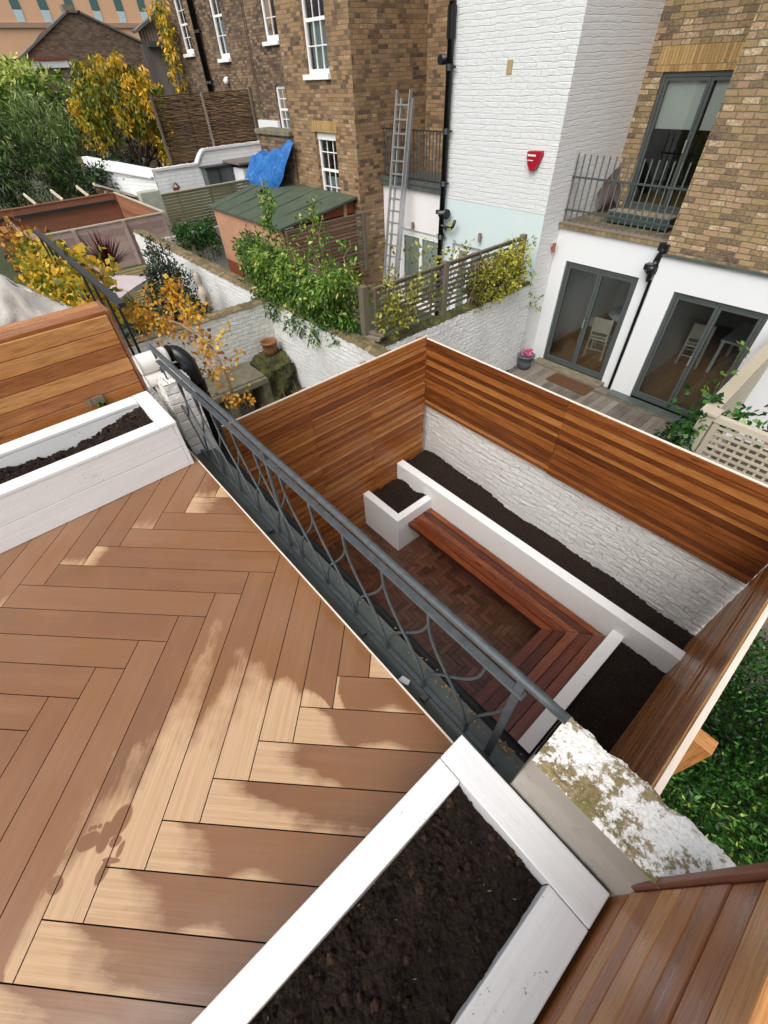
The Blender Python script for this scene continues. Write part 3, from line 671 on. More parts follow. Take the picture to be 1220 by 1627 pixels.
# raised beds and bench
rb = thing('raised_bed', 'white rendered raised planting beds wrapping two sides of the patio, filled with dark soil', 'planter', (-1.6, 3.0, PZ))
m = MB(); m.box(CX+.02, .444, 3.265, 3.39, PZ, -2.134, grain=False); m.build('long_wall', RENDW, rb, bevel=.006)
m = MB(); m.box(-.172, -.040, .76, 3.263, PZ, -2.346, grain=False); m.build('cross_wall', RENDW, rb, bevel=.006)
m = MB(); m.box(CX+.005, -2.952, 2.60, 2.71, PZ, -2.346, grain=False); m.build('corner_wall', RENDW, rb, bevel=.006)
m = MB(); m.box(-3.062, -2.953, 2.712, 3.263, PZ, -2.347, grain=False); m.build('corner_wall', RENDW, rb, bevel=.006)
def soilsheet(x0, x1, y0, y1, zf, nx, ny):
    m = MB(); m.sheet(lambda u, v: V(x0+(x1-x0)*u, y0+(y1-y0)*v, zf(u, v)+R_.gauss(0, .008)+.014*math.sin(u*(x1-x0)*17+1)*math.sin(v*(y1-y0)*19)), nx, ny); return m
soilsheet(CX, .45, 3.385, 3.93, lambda u, v: -2.24-.17*min(1, max(0, (u-.25)/.5))+.015*math.sin(u*26)+.02*v*math.sin(u*11), 150, 24).build('soil', SOIL, rb)
soilsheet(-.045, .45, .76, 3.27, lambda u, v: -2.47+.05*math.sin(v*9), 22, 90).build('soil', SOIL, rb)
soilsheet(CX+.02, -3.05, 2.70, 3.27, lambda u, v: -2.43+.04*v*u+.03*math.sin(u*8), 24, 24).build('soil', SOIL, rb)
bn = thing('bench', 'reddish brown hardwood bench bent round the inner corner of the raised beds', 'bench', (-.9, 2.8, PZ))
zb = -2.52; W_ = (3.255-2.80)/5
m = MB()
for i in range(5):
    y0 = 2.80+W_*i; y1 = y0+W_-.010; xa = -.72+i*W_*1.13
    m.face([(-2.948, y0, zb), (xa, y0, zb), (xa+W_*1.13, y1, zb), (-2.948, y1, zb)], [(0, i*.31), (2.2, i*.31), (2.3, i*.31+.09), (0, i*.31+.09)])
m.box(-2.948, -.715, 2.80, 2.822, zb-.07, zb-.002)
m.build('long_seat', HARD, bn)
m = MB()
for i in range(5):
    w = .545/5; x0 = -.72+w*i; x1 = x0+w-.010; ya = 2.80+i*W_
    m.face([(x0, .78, zb+.001), (x1, .78, zb+.001), (x1, ya+W_-.006, zb+.001), (x0, ya-.006, zb+.001)], [(0, i*.37), (0, i*.37+.1), (2.1, i*.37+.1), (2, i*.37)])
m.box(-.72, -.698, .78, 2.79, zb-.07, zb-.002)
m.build('short_seat', HARDR, bn)
for (a, b) in (((-2.9, 3.2), (-.3, 3.2)), ((-2.9, 2.9), (-.6, 2.9))):
    m = MB(); m.beam((a[0], a[1], zb-.05), (b[0], b[1], zb-.05), .05, .08); m.build('bearer', HARD, bn)
for (x, y) in ((-1.9, 3.15), (-.30, 1.8), (-.30, .95)):
    m = MB(); m.box(x-.035, x+.035, y-.035, y+.035, PZ, zb-.03); m.build('leg', HARD, bn)

# ---------------------------------------------------------------- foliage helpers
def rdir():
    while True:
        d = V(R_.uniform(-1, 1), R_.uniform(-1, 1), R_.uniform(-1, 1))
        if .05 < d.length < 1: return d.normalized()
def clump(mb, c, rad, n, L, W, tone, out=.6, droop=.3, spread=.22, jl=.4):
    """n leaves scattered round c (ellipsoid rad), facing outward and drooping"""
    c = Vector(c)
    for _ in range(n):
        d = rdir(); q = R_.random()**.4
        p = c + V(d.x*rad[0], d.y*rad[1], d.z*rad[2])*q
        ld = (d*out + rdir()*.7 + V(0, 0, -droop)).normalized()
        sd = ld.cross(rdir()).normalized()
        mb.leaf(p, ld, sd, L*R_.uniform(1-jl, 1+jl), W*R_.uniform(1-jl, 1+jl), max(0, min(1, tone+R_.gauss(0, spread))))
def crown(mb, c, rad, nc, cr, per, L, W, tone=.5, droop=.3, tv=.22, hole=None, shell=.45, top=.15, **k):
    c = Vector(c)
    for _ in range(nc):
        d = rdir(); q = R_.uniform(shell, 1)
        p = c+V(d.x*rad[0], d.y*rad[1], d.z*rad[2])*q
        if hole and hole(p): continue
        s = cr*R_.uniform(.6, 1.3)
        clump(mb, p, (s, s, s*.8), int(per*R_.uniform(.6, 1.4)), L, W, tone+R_.gauss(0, tv)+top*d.z, droop=droop, **k)
def branch(mb, p, d, L, r, depth, bend=.35, up=.1, n=3):
    p = Vector(p); d = Vector(d).normalized(); pts = [p.copy()]; rs = [r]; tips = []
    for i in range(5):
        d = (d+rdir()*bend*.4+V(0, 0, up*.3)).normalized(); p = p+d*(L/5); pts.append(p.copy()); rs.append(r*(1-.12*(i+1)))
    mb.tube(pts, rs, 6)
    if depth:
        for k in range(n):
            q = pts[R_.randint(2, 5)]; tips += branch(mb, q, (d+rdir()*.8).normalized(), L*R_.uniform(.55, .8), r*.5, depth-1, bend, up, n)
    return tips+[p]
def plant(name, label, cat, foliage, leaf_m, stems=None, stem_m=None, group=None, loc=None, extra=None):
    xs = [v[0] for v in foliage.v]; ys = [v[1] for v in foliage.v]; zs = [v[2] for v in (stems.v if stems and stems.v else foliage.v)]
    t = thing(name, label, cat, loc or (sum(xs)/len(xs), sum(ys)/len(ys), min(zs)), group)
    foliage.build('foliage', leaf_m, t)
    if stems and stems.v: stems.build('stems' if name != 'tree' else 'trunk', stem_m or BARK, t)
    return t

# ---------------------------------------------------------------- next-door left garden
G = -3.12
cw = thing('garden_wall', 'white brick cross wall with mossy top behind the statue and the yellow vine', 'wall', (-8.28, 2.3, -3.15))
m = MB(); m.sheet(lambda u, v: V(-8.15+R_.gauss(0, .004)-.0, .9+3.0*u, -3.15+(2.06-.02*(1-u))*v), 90, 50); m.box(-8.42, -8.18, .9, 3.93, -3.15, -1.12, grain=False); m.build('brickwork', white_brick('white_brick_cross', '#dfe0da', .5, '#8d9080', .8, lump=.9, moss=.1), cw)
m = MB(); m.sheet(lambda u, v: V(-8.43+.30*v+R_.gauss(0, .008), .88+3.02*u, -1.09+.03*math.sin(v*3.14)+R_.gauss(0, .008)), 80, 8); m.build('mossy_coping', MOSSB, cw)
fw = thing('garden_wall', 'white brick wall with broad mossy coping beyond the statue, below the wooden trellis', 'wall', (-12.2, 4.05, -3.15))
m = MB(); m.sheet(lambda u, v: V(-16+7.58*u, 3.90+R_.gauss(0, .005), -3.15+2.07*v), 150, 40); m.box(-16, -8.42, 3.93, 4.18, -3.15, -1.12, grain=False); m.build('brickwork', WBRKG, fw)
m = MB(); m.sheet(lambda u, v: V(-16+7.65*u, 3.88+.33*v+R_.gauss(0, .008), -1.07+.03*math.sin(v*3.14)+R_.gauss(0, .010)), 150, 8); m.build('mossy_coping', MOSSB, fw)
mk = thing('mossy_plinth', 'mossy stone block carrying a terracotta pot in the corner of the white walls', 'plinth', (-7.85, 3.5, -3.15))
def mossm():
    t = T('moss_and_stone'); o = t.obj(); n = t.noise(o, 4, 7, .7); n2 = t.noise(o, 30, 5, .7)
    c = t.ramp(n, [(.3, '#2c281a'), (.5, '#4a4a28'), (.62, '#6d7036'), (.75, '#4d4636')]); return t.set(c, .95, t.bump(n2, .9, .04))
MOSS = mossm()
m = MB(); m.sheet(lambda u, v: V(-8.13+.62*u+R_.gauss(0, .012), 3.22+.66*v+R_.gauss(0, .012)-.05*u, -1.98+R_.gauss(0, .02)-.05*u-.03*(1-v)+.03*math.sin(u*9+v*4)-.10*max(0, .35-v)*2-.10*max(0, u-.7)*2), 22, 22); m.build('top', MOSS, mk)
m = MB(); m.sheet(lambda u, v: V(-8.13+.62*u+.05*math.sin(v*9)*u+R_.gauss(0, .018), 3.21-.05*u-.12*v+.06*math.sin(v*11+u*7)*min(1, v*6)+R_.gauss(0, .02), -2.08-.10*u-1.0*v), 26, 34); m.sheet(lambda u, v: V(-7.51+.12*v+.05*math.sin(v*10+u*8)*min(1, v*6)+R_.gauss(0, .018), 3.16+.7*u-.1*v*(1-u), -2.14+.04*u-1.0*v), 26, 34); m.build('sides', MOSS, mk)
pt = thing('plant_pot', 'empty terracotta pot on the mossy block in the corner of the white walls', 'pot', (-7.93, 3.62, -2.0))
m = MB(); m.lathe((-7.93, 3.62, -2.0), [(.0, .01), (.10, .01), (.135, .12), (.15, .25), (.168, .25), (.168, .285), (.145, .285), (.138, .24), (.12, .14), (0, .13)], 24); m.build('body', TERRA, pt)
m = MB(); m.lathe((-7.93, 3.62, -2.0), [(.13, .17), (.06, .175), (0, .18)], 20); m.build('soil', SOIL, pt)
sb = thing('stone_shelf', 'mossy concrete shelf on short piers beside the mossy plinth', 'shelf', (-7.7, 2.4, -3.15))
m = MB(); m.box(-8.12, -7.35, 1.5, 3.12, -2.14, -2.04); m.box(-7.34, -7.26, 1.5, 3.12, -2.18, -2.06); m.build('slab', CONC, sb, bevel=.015)
for y in (1.6, 2.35, 3.1):
    m = MB(); m.box(-8.0, -7.38, y-.08, y+.08, -3.15, -2.145); m.build('pier', CONC, sb)
m = MB()
for i in range(320):
    x, y = R_.uniform(-8.1, -3.8), R_.uniform(.9, 3.85); m.obox((x, y, -3.12+R_.uniform(0, .05)), (R_.uniform(.03, .12), R_.uniform(.02, .08), R_.uniform(.01, .05)), Matrix.Rotation(R_.uniform(0, 3.1), 3, rdir()))
m.build('garden_debris', TERRA, kind='stuff', label='scattered broken brick and stone on the ground below the mossy shelf', cat='rubble')
# dead undergrowth by the plinth
f = MB(); s = MB()
for i in range(36):
    x, y = R_.uniform(-7.45, -6.1), R_.uniform(2.5, 3.8); s.tube([(x, y, -3.12), (x+R_.uniform(-.1, .1), y+R_.uniform(-.1, .1), -2.8), (x+R_.uniform(-.2, .2), y+R_.uniform(-.2, .2), R_.uniform(-2.6, -2.3))], [.008, .006, .003], 5)
for i in range(34): clump(f, (R_.uniform(-7.5, -5.6), R_.uniform(2.6, 3.85), R_.uniform(-3.05, -2.65)), (.16, .16, .1), 26, .07, .04, .3)
plant('low_plants', 'dark straggly undergrowth between the mossy plinth and the white wall', 'plants', f, LDK, s, TWIG)

# ---------------------------------------------------------------- vines on our side
f = MB(); s = MB()
vp = [(-6.4, 1.0, .02), (-5.8, 1.0, .12), (-5.2, 1.02, .26), (-4.6, 1.0, .42), (-4.1, .98, .55), (-3.7, .98, .62), (-3.4, 1.0, .62), (-3.22, 1.02, .52), (-3.15, 1.02, .38), (-3.2, 1.04, .2), (-3.25, 1.05, .05)]
s.tube(vp, .012, 6)
s.tube([(-3.3, 1.0, .6), (-3.0, 1.0, .72), (-2.85, 1.0, .8), (-2.72, 1.0, .86)], .005, 5); s.tube([(-3.2, 1.0, .5), (-3.0, 1.02, .55), (-2.8, 1.0, .66), (-2.68, 1.0, .72)], .005, 5)
for i in range(len(vp)-1):
    a, b = Vector(vp[i]), Vector(vp[i+1]); n = int((b-a).length*32*(1.35 if i > 4 else 1))
    for k in range(n):
        p = a.lerp(b, R_.random()); w = .07 if i < 4 else .12
        clump(f, p+V(R_.gauss(0, w), R_.gauss(0, .05), R_.gauss(0, w*.8)), (.07, .05, .07), 10, .036, .028, .5, droop=.5, spread=.3)
for (x, z) in ((-2.72, .86), (-2.68, .73), (-2.86, .78), (-2.95, .7)): clump(f, (x, 1.0, z), (.05, .03, .04), 6, .042, .034, .75)
plant('climbing_vine', 'orange and yellow autumn vine draped over the black pipes', 'vine', f, LORG, s, TWIG)
f = MB(); s = MB()
s.tube([(-4.6, 1.25, .1), (-4.9, 1.35, .3), (-4.85, 1.42, .5), (-4.7, 1.42, .62)], .01, 5); s.tube([(-4.9, 1.35, .3), (-5.5, 1.4, .3)], .006, 5)
for i in range(26): clump(f, (R_.uniform(-5.4, -4.6), R_.gauss(1.4, .08), R_.uniform(.22, .56)), (.07, .06, .07), 8, .052, .042, .62, droop=.6, spread=.22)
plant('climbing_vine', 'loose bright yellow vine sprays in front of the dark bush and statue', 'vine', f, LORG, s, TWIG)
# neighbour railing with ivy and lumpy white parapet
nr = thing('iron_railing', 'black iron railing running away behind the left cedar screen among yellow ivy', 'railing', (-5.5, .62, 0))
m = MB(); m.beam((-6.4, .62, .93), (-3.62, .62, .885), .05, .03); m.build('top_rail', IROND, nr)
m = MB(); m.beam((-6.4, .62, .2), (-3.62, .62, .15), .04, .02); m.build('bottom_rail', IROND, nr)
for i in range(9):
    x = -6.35+.32*i; m = MB(); m.box(x-.009, x+.009, .611, .629, .12, .89); m.build('baluster', IROND, nr)
f = MB(); s = MB()
for i in range(520):
    u = R_.random(); x = -8.6+3.75*u; z0 = -.45+.85*u; z1 = .50+.42*u
    z = R_.uniform(z0, z1); rust = x < -7.2 and z > -.05; yy = .66+R_.gauss(0, .13)
    if z > z1-.08: yy = max(yy, .68) if R_.random() < .6 else yy
    clump(f, (x, yy, z), (.10, .08, .10), 9, .062, .05, (.35 if rust else .6)+R_.gauss(0, .18), droop=.6)
for i in range(260):
    u = R_.random(); clump(f, (-9+4.3*u, R_.uniform(.30, .62), -1.1+.9*u+R_.uniform(0, .75)), (.11, .09, .11), 9, .062, .05, .45+R_.gauss(0, .2), droop=.6)
for i in range(14):
    x = -10.5+.4*i; s.tube([(x, .75, .32+.035*i), (x+.4, .74+R_.uniform(-.05, .05), .42+.035*i+R_.uniform(-.06, .06)), (x+.9, .72, .40+.04*i)], .018, 5)
plant('climbing_ivy', 'mass of yellow and green ivy hanging on the black railing', 'ivy', f, LYEL, s, TWIG)
f = MB(); s = MB()
for i in range(80):
    u = R_.random(); clump(f, (-12+3.6*u, .78+R_.gauss(0, .12), R_.uniform(-.6, .34)+.15*u), (.14, .1, .12), 12, .10, .08, .5)
for i in range(16): s.tube([(-12+.3*i, .8, -.05+R_.uniform(0, .4)), (-11.6+.3*i, .8+R_.uniform(-.1, .1), .1+R_.uniform(0, .4)), (-11.0+.3*i, .76, .05+R_.uniform(0, .4))], .016, 5)
plant('climbing_ivy', 'rusty brown ivy with bare stems at the far end of the black railing', 'ivy', f, LRUS, s, TWIG)
np_ = MB()
def lump(u, v):
    y = -.9+1.44*u; x = -4.28-.22*v
    return V(x+R_.gauss(0, .006), y+R_.gauss(0, .006), 1.06-.92*max(0, (y-.04))-.05*v+.03*math.sin(y*11)*math.sin(v*9)+(.04*math.sin(y*25+v*8) if y < .1 else 0))
np_.sheet(lump, 60, 40); np_.sheet(lambda u, v: V(-4.28+.02*math.sin(u*30)*math.sin(v*20)+R_.gauss(0, .004), -.9+1.44*u, lump(u, 0).z-1.0*v), 60, 30); np_.sheet(lambda u, v: V(-4.28-.22*u, .54, lump(1, u).z-1.5*v), 20, 10)
np_.build('roof_parapet', render_white('lumpy_lime_render', '#e6e3dc', .85, .45, '#98928a', .8, 22), label='lumpy off-white rendered parapet of the neighbouring roof behind the left cedar screen', cat='parapet')

# statue, bush, parasol, palm, cordyline
st = thing('statue', 'pale stone figure standing against the white garden wall', 'statue', (-10.35, 3.45, -3.1))
m = MB(); m.box(-10.62, -10.08, 3.2, 3.7, -3.12, -2.35, grain=False); m.build('pedestal', CONC, st, bevel=.03)
m = MB()
def limb(pts, rs): m.tube(pts, rs, 12)
limb([(-10.35, 3.45, -2.36), (-10.36, 3.44, -2.1), (-10.33, 3.46, -1.85), (-10.36, 3.45, -1.62), (-10.34, 3.45, -1.42), (-10.33, 3.45, -1.28), (-10.34, 3.45, -1.2)], [.15, .125, .11, .115, .135, .10, .05])
limb([(-10.34, 3.45, -1.22), (-10.345, 3.44, -1.12), (-10.35, 3.43, -1.05), (-10.35, 3.43, -.97), (-10.35, 3.44, -.92)], [.04, .065, .078, .068, .03])
limb([(-10.2, 3.42, -1.33), (-10.13, 3.32, -1.48), (-10.2, 3.24, -1.58)], [.06, .05, .04]); limb([(-10.5, 3.46, -1.33), (-10.58, 3.46, -1.5), (-10.52, 3.36, -1.68)], [.06, .05, .04])
m.build('figure', STONEW, st)
f = MB(); s = MB()
crown(f, (-11.6, 3.15, -1.45), (.75, .55, .75), 90, .17, 34, .10, .035, .35, droop=-.2)
for i in range(12):
    a = (-11.6+R_.uniform(-.4, .4), 3.1+R_.uniform(-.3, .3)); s.tube([(-11.6, 3.1, -3.1), (a[0], a[1], -1.6), (a[0]*1.0+R_.uniform(-.2, .2), a[1]+R_.uniform(-.1, .2), R_.uniform(-.7, -.35))], [.02, .012, .004], 5)
    clump(f, (a[0], a[1], R_.uniform(-.9, -.5)), (.08, .08, .2), 24, .09, .03, .45, droop=-.3)
plant('shrub', 'dark green bushy shrub beside the pale parasol', 'shrub', f, LDK, s)
f = MB(); s = MB()
for i in range(80): clump(f, (R_.uniform(-10.9, -9.2), R_.uniform(1.7, 3.4), R_.uniform(-2.2, -1.3)), (.16, .16, .14), 24, .11, .05, .35)
plant('shrub', 'low dark shrub under the yellow vine sprays left of the statue', 'shrub', f, LDK)
ps = thing('parasol', 'pale lilac canvas parasol open in the garden below the cordyline', 'parasol', (-11.9, 2.25, -3.1))
m = MB(); N_ = 4; cc = V(-11.9, 1.95, -.98); pr_ = []
for k in range(N_):
    pr_.append(V(*((-12.9, 2.02), (-11.9, 2.94), (-10.9, 1.8), (-11.9, .95))[k], -1.2))
for k in range(N_):
    a, b = pr_[k], pr_[(k+1) % N_]; q = (a+b)/2+V(0, 0, .02)
    m.face([cc, a, q]); m.face([cc, q, b]); m.face([a, q+V(0, 0, -.09), q]); m.face([q, q+V(0, 0, -.09), b])
m.build('canopy', CANV, ps)
m = MB(); m.tube([(cc.x, cc.y, -3.1), (cc.x, cc.y, -1.0)], .025, 8); m.build('pole', GREYW, ps)
for k in range(N_):
    m = MB(); m.beam(cc+V(0, 0, -.03), pr_[k]+V(0, 0, -.015), .015, .015); m.build('rib', GREYW, ps)
def spiky(c, n, L, W, mat, name, label, cat, stem, droop, tone=.5, up=.5, fan=1):
    f = MB()
    for i in range(n):
        d = rdir(); d = V(d.x, d.y, abs(d.z)*fan+up).normalized(); sd = d.cross(V(0, 0, 1)).normalized()
        p = Vector(c); r = max(0, min(1, tone+R_.gauss(0, .25))); l = L*R_.uniform(.7, 1.1)
        q = p+d*(l*.5)+V(0, 0, -droop*.15*l); e = p+d*l+V(0, 0, -droop*l)
        f.face([p-sd*W*.3, p+sd*W*.3, q+sd*W*.5, q-sd*W*.5], [(0, 0)]*4, r); f.face([q-sd*W*.5, q+sd*W*.5, e], [(0, 0)]*3, r)
    s = MB(); s.tube([(c[0], c[1], -3.12), (c[0], c[1], c[2]+.05)], [.06, .045], 8)
    return plant(name, label, cat, f, mat, s)
spiky((-13.6, 2.45, -1.3), 170, 1.0, .05, LCOR, 'cordyline', 'spiky dark red cordyline against the pinkish fence', 'plant', 1, .12, .5, .45)
spiky((-10.6, 2.05, -1.55), 60, .8, .06, LPALM, 'palm', 'drooping olive palm fronds beside the pale parasol', 'palm', 1, .35, .5, .1)
# ---------------------------------------------------------------- enclosure and fences to the left
def panelfence(name, label, ax, c, u0, u1, z0, z1, mat, hs, posts, capm=None, th=.03, capw=.09, gap=.004, rail=None, pm=None):
    loc = (c, (u0+u1)/2, z0) if ax == 'x' else ((u0+u1)/2, c, z0)
    t = thing(name, label, 'fence', loc)
    m = MB(); boards(m, ax, c, th, u0, u1, z0, z1, hs, (), gap, .003); m.build('slats', mat, t)
    if capm:
        m = MB()
        if ax == 'x': m.box(c+th/2-capw/2, c+th/2+capw/2, u0, u1, z1+.002, z1+.03)
        else: m.box(u0, u1, c+th/2-capw/2, c+th/2+capw/2, z1+.002, z1+.03)
        m.build('top_rail', capm, t)
    for p in posts:
        m = MB()
        if ax == 'x': m.box(c+th+.002, c+th+.06, p-.05, p+.05, z0, z1)
        else: m.box(p-.05, p+.05, c-.062, c-.002, z0, z1)
        m.build('post', pm or mat, t)
    return t
panelfence('timber_fence', 'pinkish grey board fence with a pale capping facing the red cordyline', 'x', -16.13, 1.0, 5.02, -1.92, -.80, PALEW, [.16], (2.4, 3.75, 4.95), BEIGE)
panelfence('timber_fence', 'far brown inner fence of the small timber enclosure', 'x', -21.0, .9, 4.98, -2.1, -.80, BROWNW, [.2], (4.92,), BROWNW)
panelfence('timber_fence', 'short brown return fence joining the two long sides of the timber enclosure', 'y', 4.99, -20.97, -16.1, -2.1, -.80, BROWNW, [.14], (), BEIGE)
m = MB(); m.box(-20.92, -20.86, .9, 4.9, -1.06, -.97); m.build('dark_rail', IROND, None, 'dark horizontal rail along the inside of the far enclosure fence', 'rail')
panelfence('timber_fence', 'low tan slatted fence below the pinkish boards at the foot of the cordyline', 'x', -15.9, .8, 4.6, -3.1, -1.93, TANW, [.075], (), None, .03, .09, .02)
panelfence('timber_fence', 'long greenish weathered slat fence between the enclosure and the felt roofed shed', 'x', -16.05, 5.06, 8.55, -1.38, -.36, GREENW, [.075], (), BEIGE, .03, .05, .012)
m = MB(); m.box(-16.3, -15.95, 4.2, 8.6, -3.15, -1.4, grain=False); m.build('garden_wall', render_white('pale_garden_render', '#c9c6bf', .85, .5, '#9a968c'), label='pale rendered wall under the greenish slat fence beside the shed', cat='wall')
f = MB()
for i in range(60): clump(f, (-15.85+R_.uniform(-.1, .25), R_.uniform(5.0, 6.2), R_.uniform(-1.75, -1.1)), (.14, .14, .14), 22, .10, .05, .45, droop=.5)
for i in range(14): clump(f, (-15.8, R_.uniform(5.4, 6.3), R_.uniform(-2.1, -1.7)), (.06, .06, .16), 14, .09, .04, .45, droop=.8)
plant('hanging_ivy', 'green ivy tumbling over the pale wall under the greenish fence', 'ivy', f, LIVY)
for k, y in enumerate((2.45, 3.3, 4.15, 4.75)):
    m = MB(); m.beam((-21.9, y-.1, -.58), (-21.15, y+.02, -.80), .05, .09); m.build('pergola_slat', CANB, None, 'short pale pergola slat poking up behind the brown enclosure', 'slat', 'pergola slats behind the enclosure')
# white walls far left
ww = thing('garden_wall', 'white painted brick garden wall that curves up towards the dark brick house', 'wall', (-20.1, 9, -3.15))
def ztop(y): return -.25 if y < 8.0 else (-.25+.37*math.sin(min(1, (y-8.0)/.45)*math.pi/2))
m = MB(); m.sheet(lambda u, v: V(-20.0+R_.gauss(0, .004), 6.3+4.7*u, -3.1+(ztop(6.3+4.7*u)+3.1)*v), 90, 20)
m.sheet(lambda u, v: V(-20.24, 6.3+4.7*u, -3.1+(ztop(6.3+4.7*u)+3.1)*v), 90, 2); m.sheet(lambda u, v: V(-20.24+.24*v, 6.3+4.7*u, ztop(6.3+4.7*u)), 90, 2); m.build('brickwork', WBRKF, ww)
m = MB(); m.sheet(lambda u, v: V(-20.26+.3*v, 6.3+4.7*u, ztop(6.3+4.7*u)+.045+R_.gauss(0, .006)), 90, 2); m.sheet(lambda u, v: V(-19.96, 6.3+4.7*u, ztop(6.3+4.7*u)-.02+.065*v), 90, 2); m.build('coping', RENDH, ww)
w2 = thing('garden_wall', 'white painted brick wall with a sloping ledge and a raw brick end beside the big green tree', 'wall', (-22, 5.6, -3.15))
m = MB(); m.sheet(lambda u, v: V(-20.0-3.6*u, 6.28-1.3*u, -3.1+(2.88+.28*u)*v), 30, 20); m.sheet(lambda u, v: V(-20.1-3.6*u, 6.5-1.3*u, -3.1+(2.88+.28*u)*v), 30, 2); m.sheet(lambda u, v: V(-20.0-3.6*u-.1*v, 6.28-1.3*u+.22*v, -.22+.28*u), 30, 2); m.build('brickwork', WBRKF, w2)
m = MB(); m.beam((-20.0, 6.2, -.42), (-23.4, 4.98, -.20), .10, .05); m.build('ledge', RENDH, w2)
m = MB(); m.box(-23.85, -23.6, 4.85, 5.2, -3.1, .05, grain=False); m.build('brick_end', MOSSB, w2)
lw = thing('garden_wall', 'low dark brick wall with a sloping pale coping behind the brown enclosure', 'wall', (-21, 5.3, -3.1))
m = MB(); m.sheet(lambda u, v: V(-21.2, 4.5+1.5*u, -3.1+(2.55-.62*u)*v), 10, 6); m.sheet(lambda u, v: V(-21.2-.2*v, 4.5+1.5*u, -.55-.62*u), 10, 1); m.build('brickwork', DARKB, lw)
m = MB(); m.beam((-21.25, 4.5, -.5), (-21.25, 6.0, -1.12), .26, .05); m.build('coping', BEIGE, lw)
m = MB(); m.box(-19.9, -19.5, 5.45, 6.15, -3.1, -.72, grain=False); m.build('storage_box', plain('grey_green_box', '#a9ada0', .7), label='pale grey green box against the white wall next to the birdhouse', cat='storage box', bevel=.02)
bh = thing('birdhouse', 'little red brown birdhouse on a stick in front of the curved white wall', 'birdhouse', (-19.7, 6.85, -3.1))
m = MB(); m.box(-19.76, -19.6, 6.72, 6.92, -.95, -.76); m.build('box', PLYD, bh)
m = MB(); m.beam((-19.68, 6.70, -.76), (-19.68, 6.83, -.60), .2, .02); m.beam((-19.68, 6.96, -.78), (-19.68, 6.83, -.60), .2, .02); m.build('roof', SLATE, bh)
m = MB(); m.box(-19.7, -19.66, 6.80, 6.84, -3.1, -.95); m.build('stick', BARK, bh)
oh = thing('outhouse', 'small white outhouse with a grey lean-to roof below the wicker screen', 'outhouse', (-19.3, 9.8, -3.1))
m = MB(); m.box(-19.9, -18.7, 9.15, 10.9, -3.1, -.42, grain=False); m.build('wall', RENDH, oh)
m = MB(); m.beam((-19.3, 9.0, -.26), (-19.3, 10.95, -.26), 1.4, .06); m.build('roof', SLATE, oh)
hb = thing('storage_unit', 'dark grey slatted unit with legs standing against the curved white wall', 'storage unit', (-19.7, 8.55, -3.1))
m = MB(); m.box(-19.95, -19.5, 8.05, 9.1, -.92, -.36); m.build('body', FRAME, hb, bevel=.02)
m = MB(); m.box(-19.96, -19.44, 8.0, 9.14, -.36, -.31); m.build('lid', IROND, hb)
m = MB(); m.box(-19.49, -19.46, 8.52, 8.56, -.9, -.38); m.build('batten', IROND, hb)
for y in (8.1, 9.02):
    m = MB(); m.box(-19.75, -19.65, y-.04, y+.04, -3.1, -.92); m.build('leg', IROND, hb)
for y in (9.35, 9.95, 10.5):
    f = MB(); s = MB()
    for i in range(9): clump(f, (-18.4, y+R_.uniform(-.2, .2), R_.uniform(-.95, -.6)), (.1, .12, .12), 14, .12, .08, .3)
    s.tube([(-18.4, y, -3.1), (-18.4, y, -.8)], .02, 5)
    plant('small_shrub', 'small dark leafy shrub in the row before the white outhouse', 'shrub', f, LDK, s, group='row of small shrubs before the outhouse')
# wicker screen
ws = thing('wicker_screen', 'tall brown wicker screen with pale posts above the curved white wall', 'screen', (-20.3, 9, -2.5))
m = MB()
for i in range(95):
    z = -2.5+.0436*i; p = []
    for k in range(26):
        y = 7.15+3.8*k/25; p.append((-20.45+.014*math.sin(k*1.7+i*2.1)+R_.gauss(0, .006), y, z+R_.gauss(0, .006)))
    m.tube(p, .024, 4, None, False)
m.build('woven_panel', WICK, ws)
for y in (7.18, 9.0, 10.93):
    m = MB(); m.beam((-20.38, y, -2.4), (-20.38, y, 1.62 if y < 10 else 1.7), .07, .07); m.build('post', GREYW, ws)

# ---------------------------------------------------------------- shed with tarpaulin
sh = thing('garden_shed', 'pink boarded shed with a green felt roof sloping from the brick house', 'shed', (-13.5, 7.4, -3.15))
m = MB()
def roof(u, v): return V(-15.3+4.15*u+(-.9*v*(1-u)), 6.1+2.5*v, -.70+.31*v+.006*math.sin(u*60)+.01*math.sin(v*9))
m.sheet(roof, 60, 8); m.sheet(lambda u, v: roof(u, 0)+V(0, 0, -.05*v), 30, 1); m.sheet(lambda u, v: roof(1, u)+V(0, 0, -.05*v), 8, 1); m.sheet(lambda u, v: roof(u, v)+V(0, 0, -.05), 10, 4); m.build('roof', FELT, sh)
for u in (0.1, .28, .46, .64, .82):
    m = MB(); m.beam(roof(u, 0)+V(0, 0, .008), roof(u, 1)+V(0, 0, .008), .02, .012); m.build('roof_seam', FELT, sh)
m = MB(); m.box(-15.15, -11.25, 6.17, 6.2, -2.1, -.76, grain=False); m.build('wall', PLY, sh)
m = MB(); m.box(-15.15, -11.25, 6.18, 6.2, -3.12, -2.11, grain=False); m.build('lower_wall', PLYD, sh)
m = MB(); m.box(-11.3, -11.27, 6.2, 8.55, -3.12, -.78, grain=False); m.face([(-11.285, 6.2, -.75), (-11.285, 8.55, -.75), (-11.285, 8.55, -.46)]); m.build('side_wall', PLYD, sh)
m = MB(); m.box(-11.36, -11.26, 8.2, 8.3, -.8, -.47); m.build('corner_post', TANW, sh); m = MB(); m.box(-11.36, -11.26, 6.14, 6.24, -3.1, -.72); m.build('corner_post', TANW, sh)
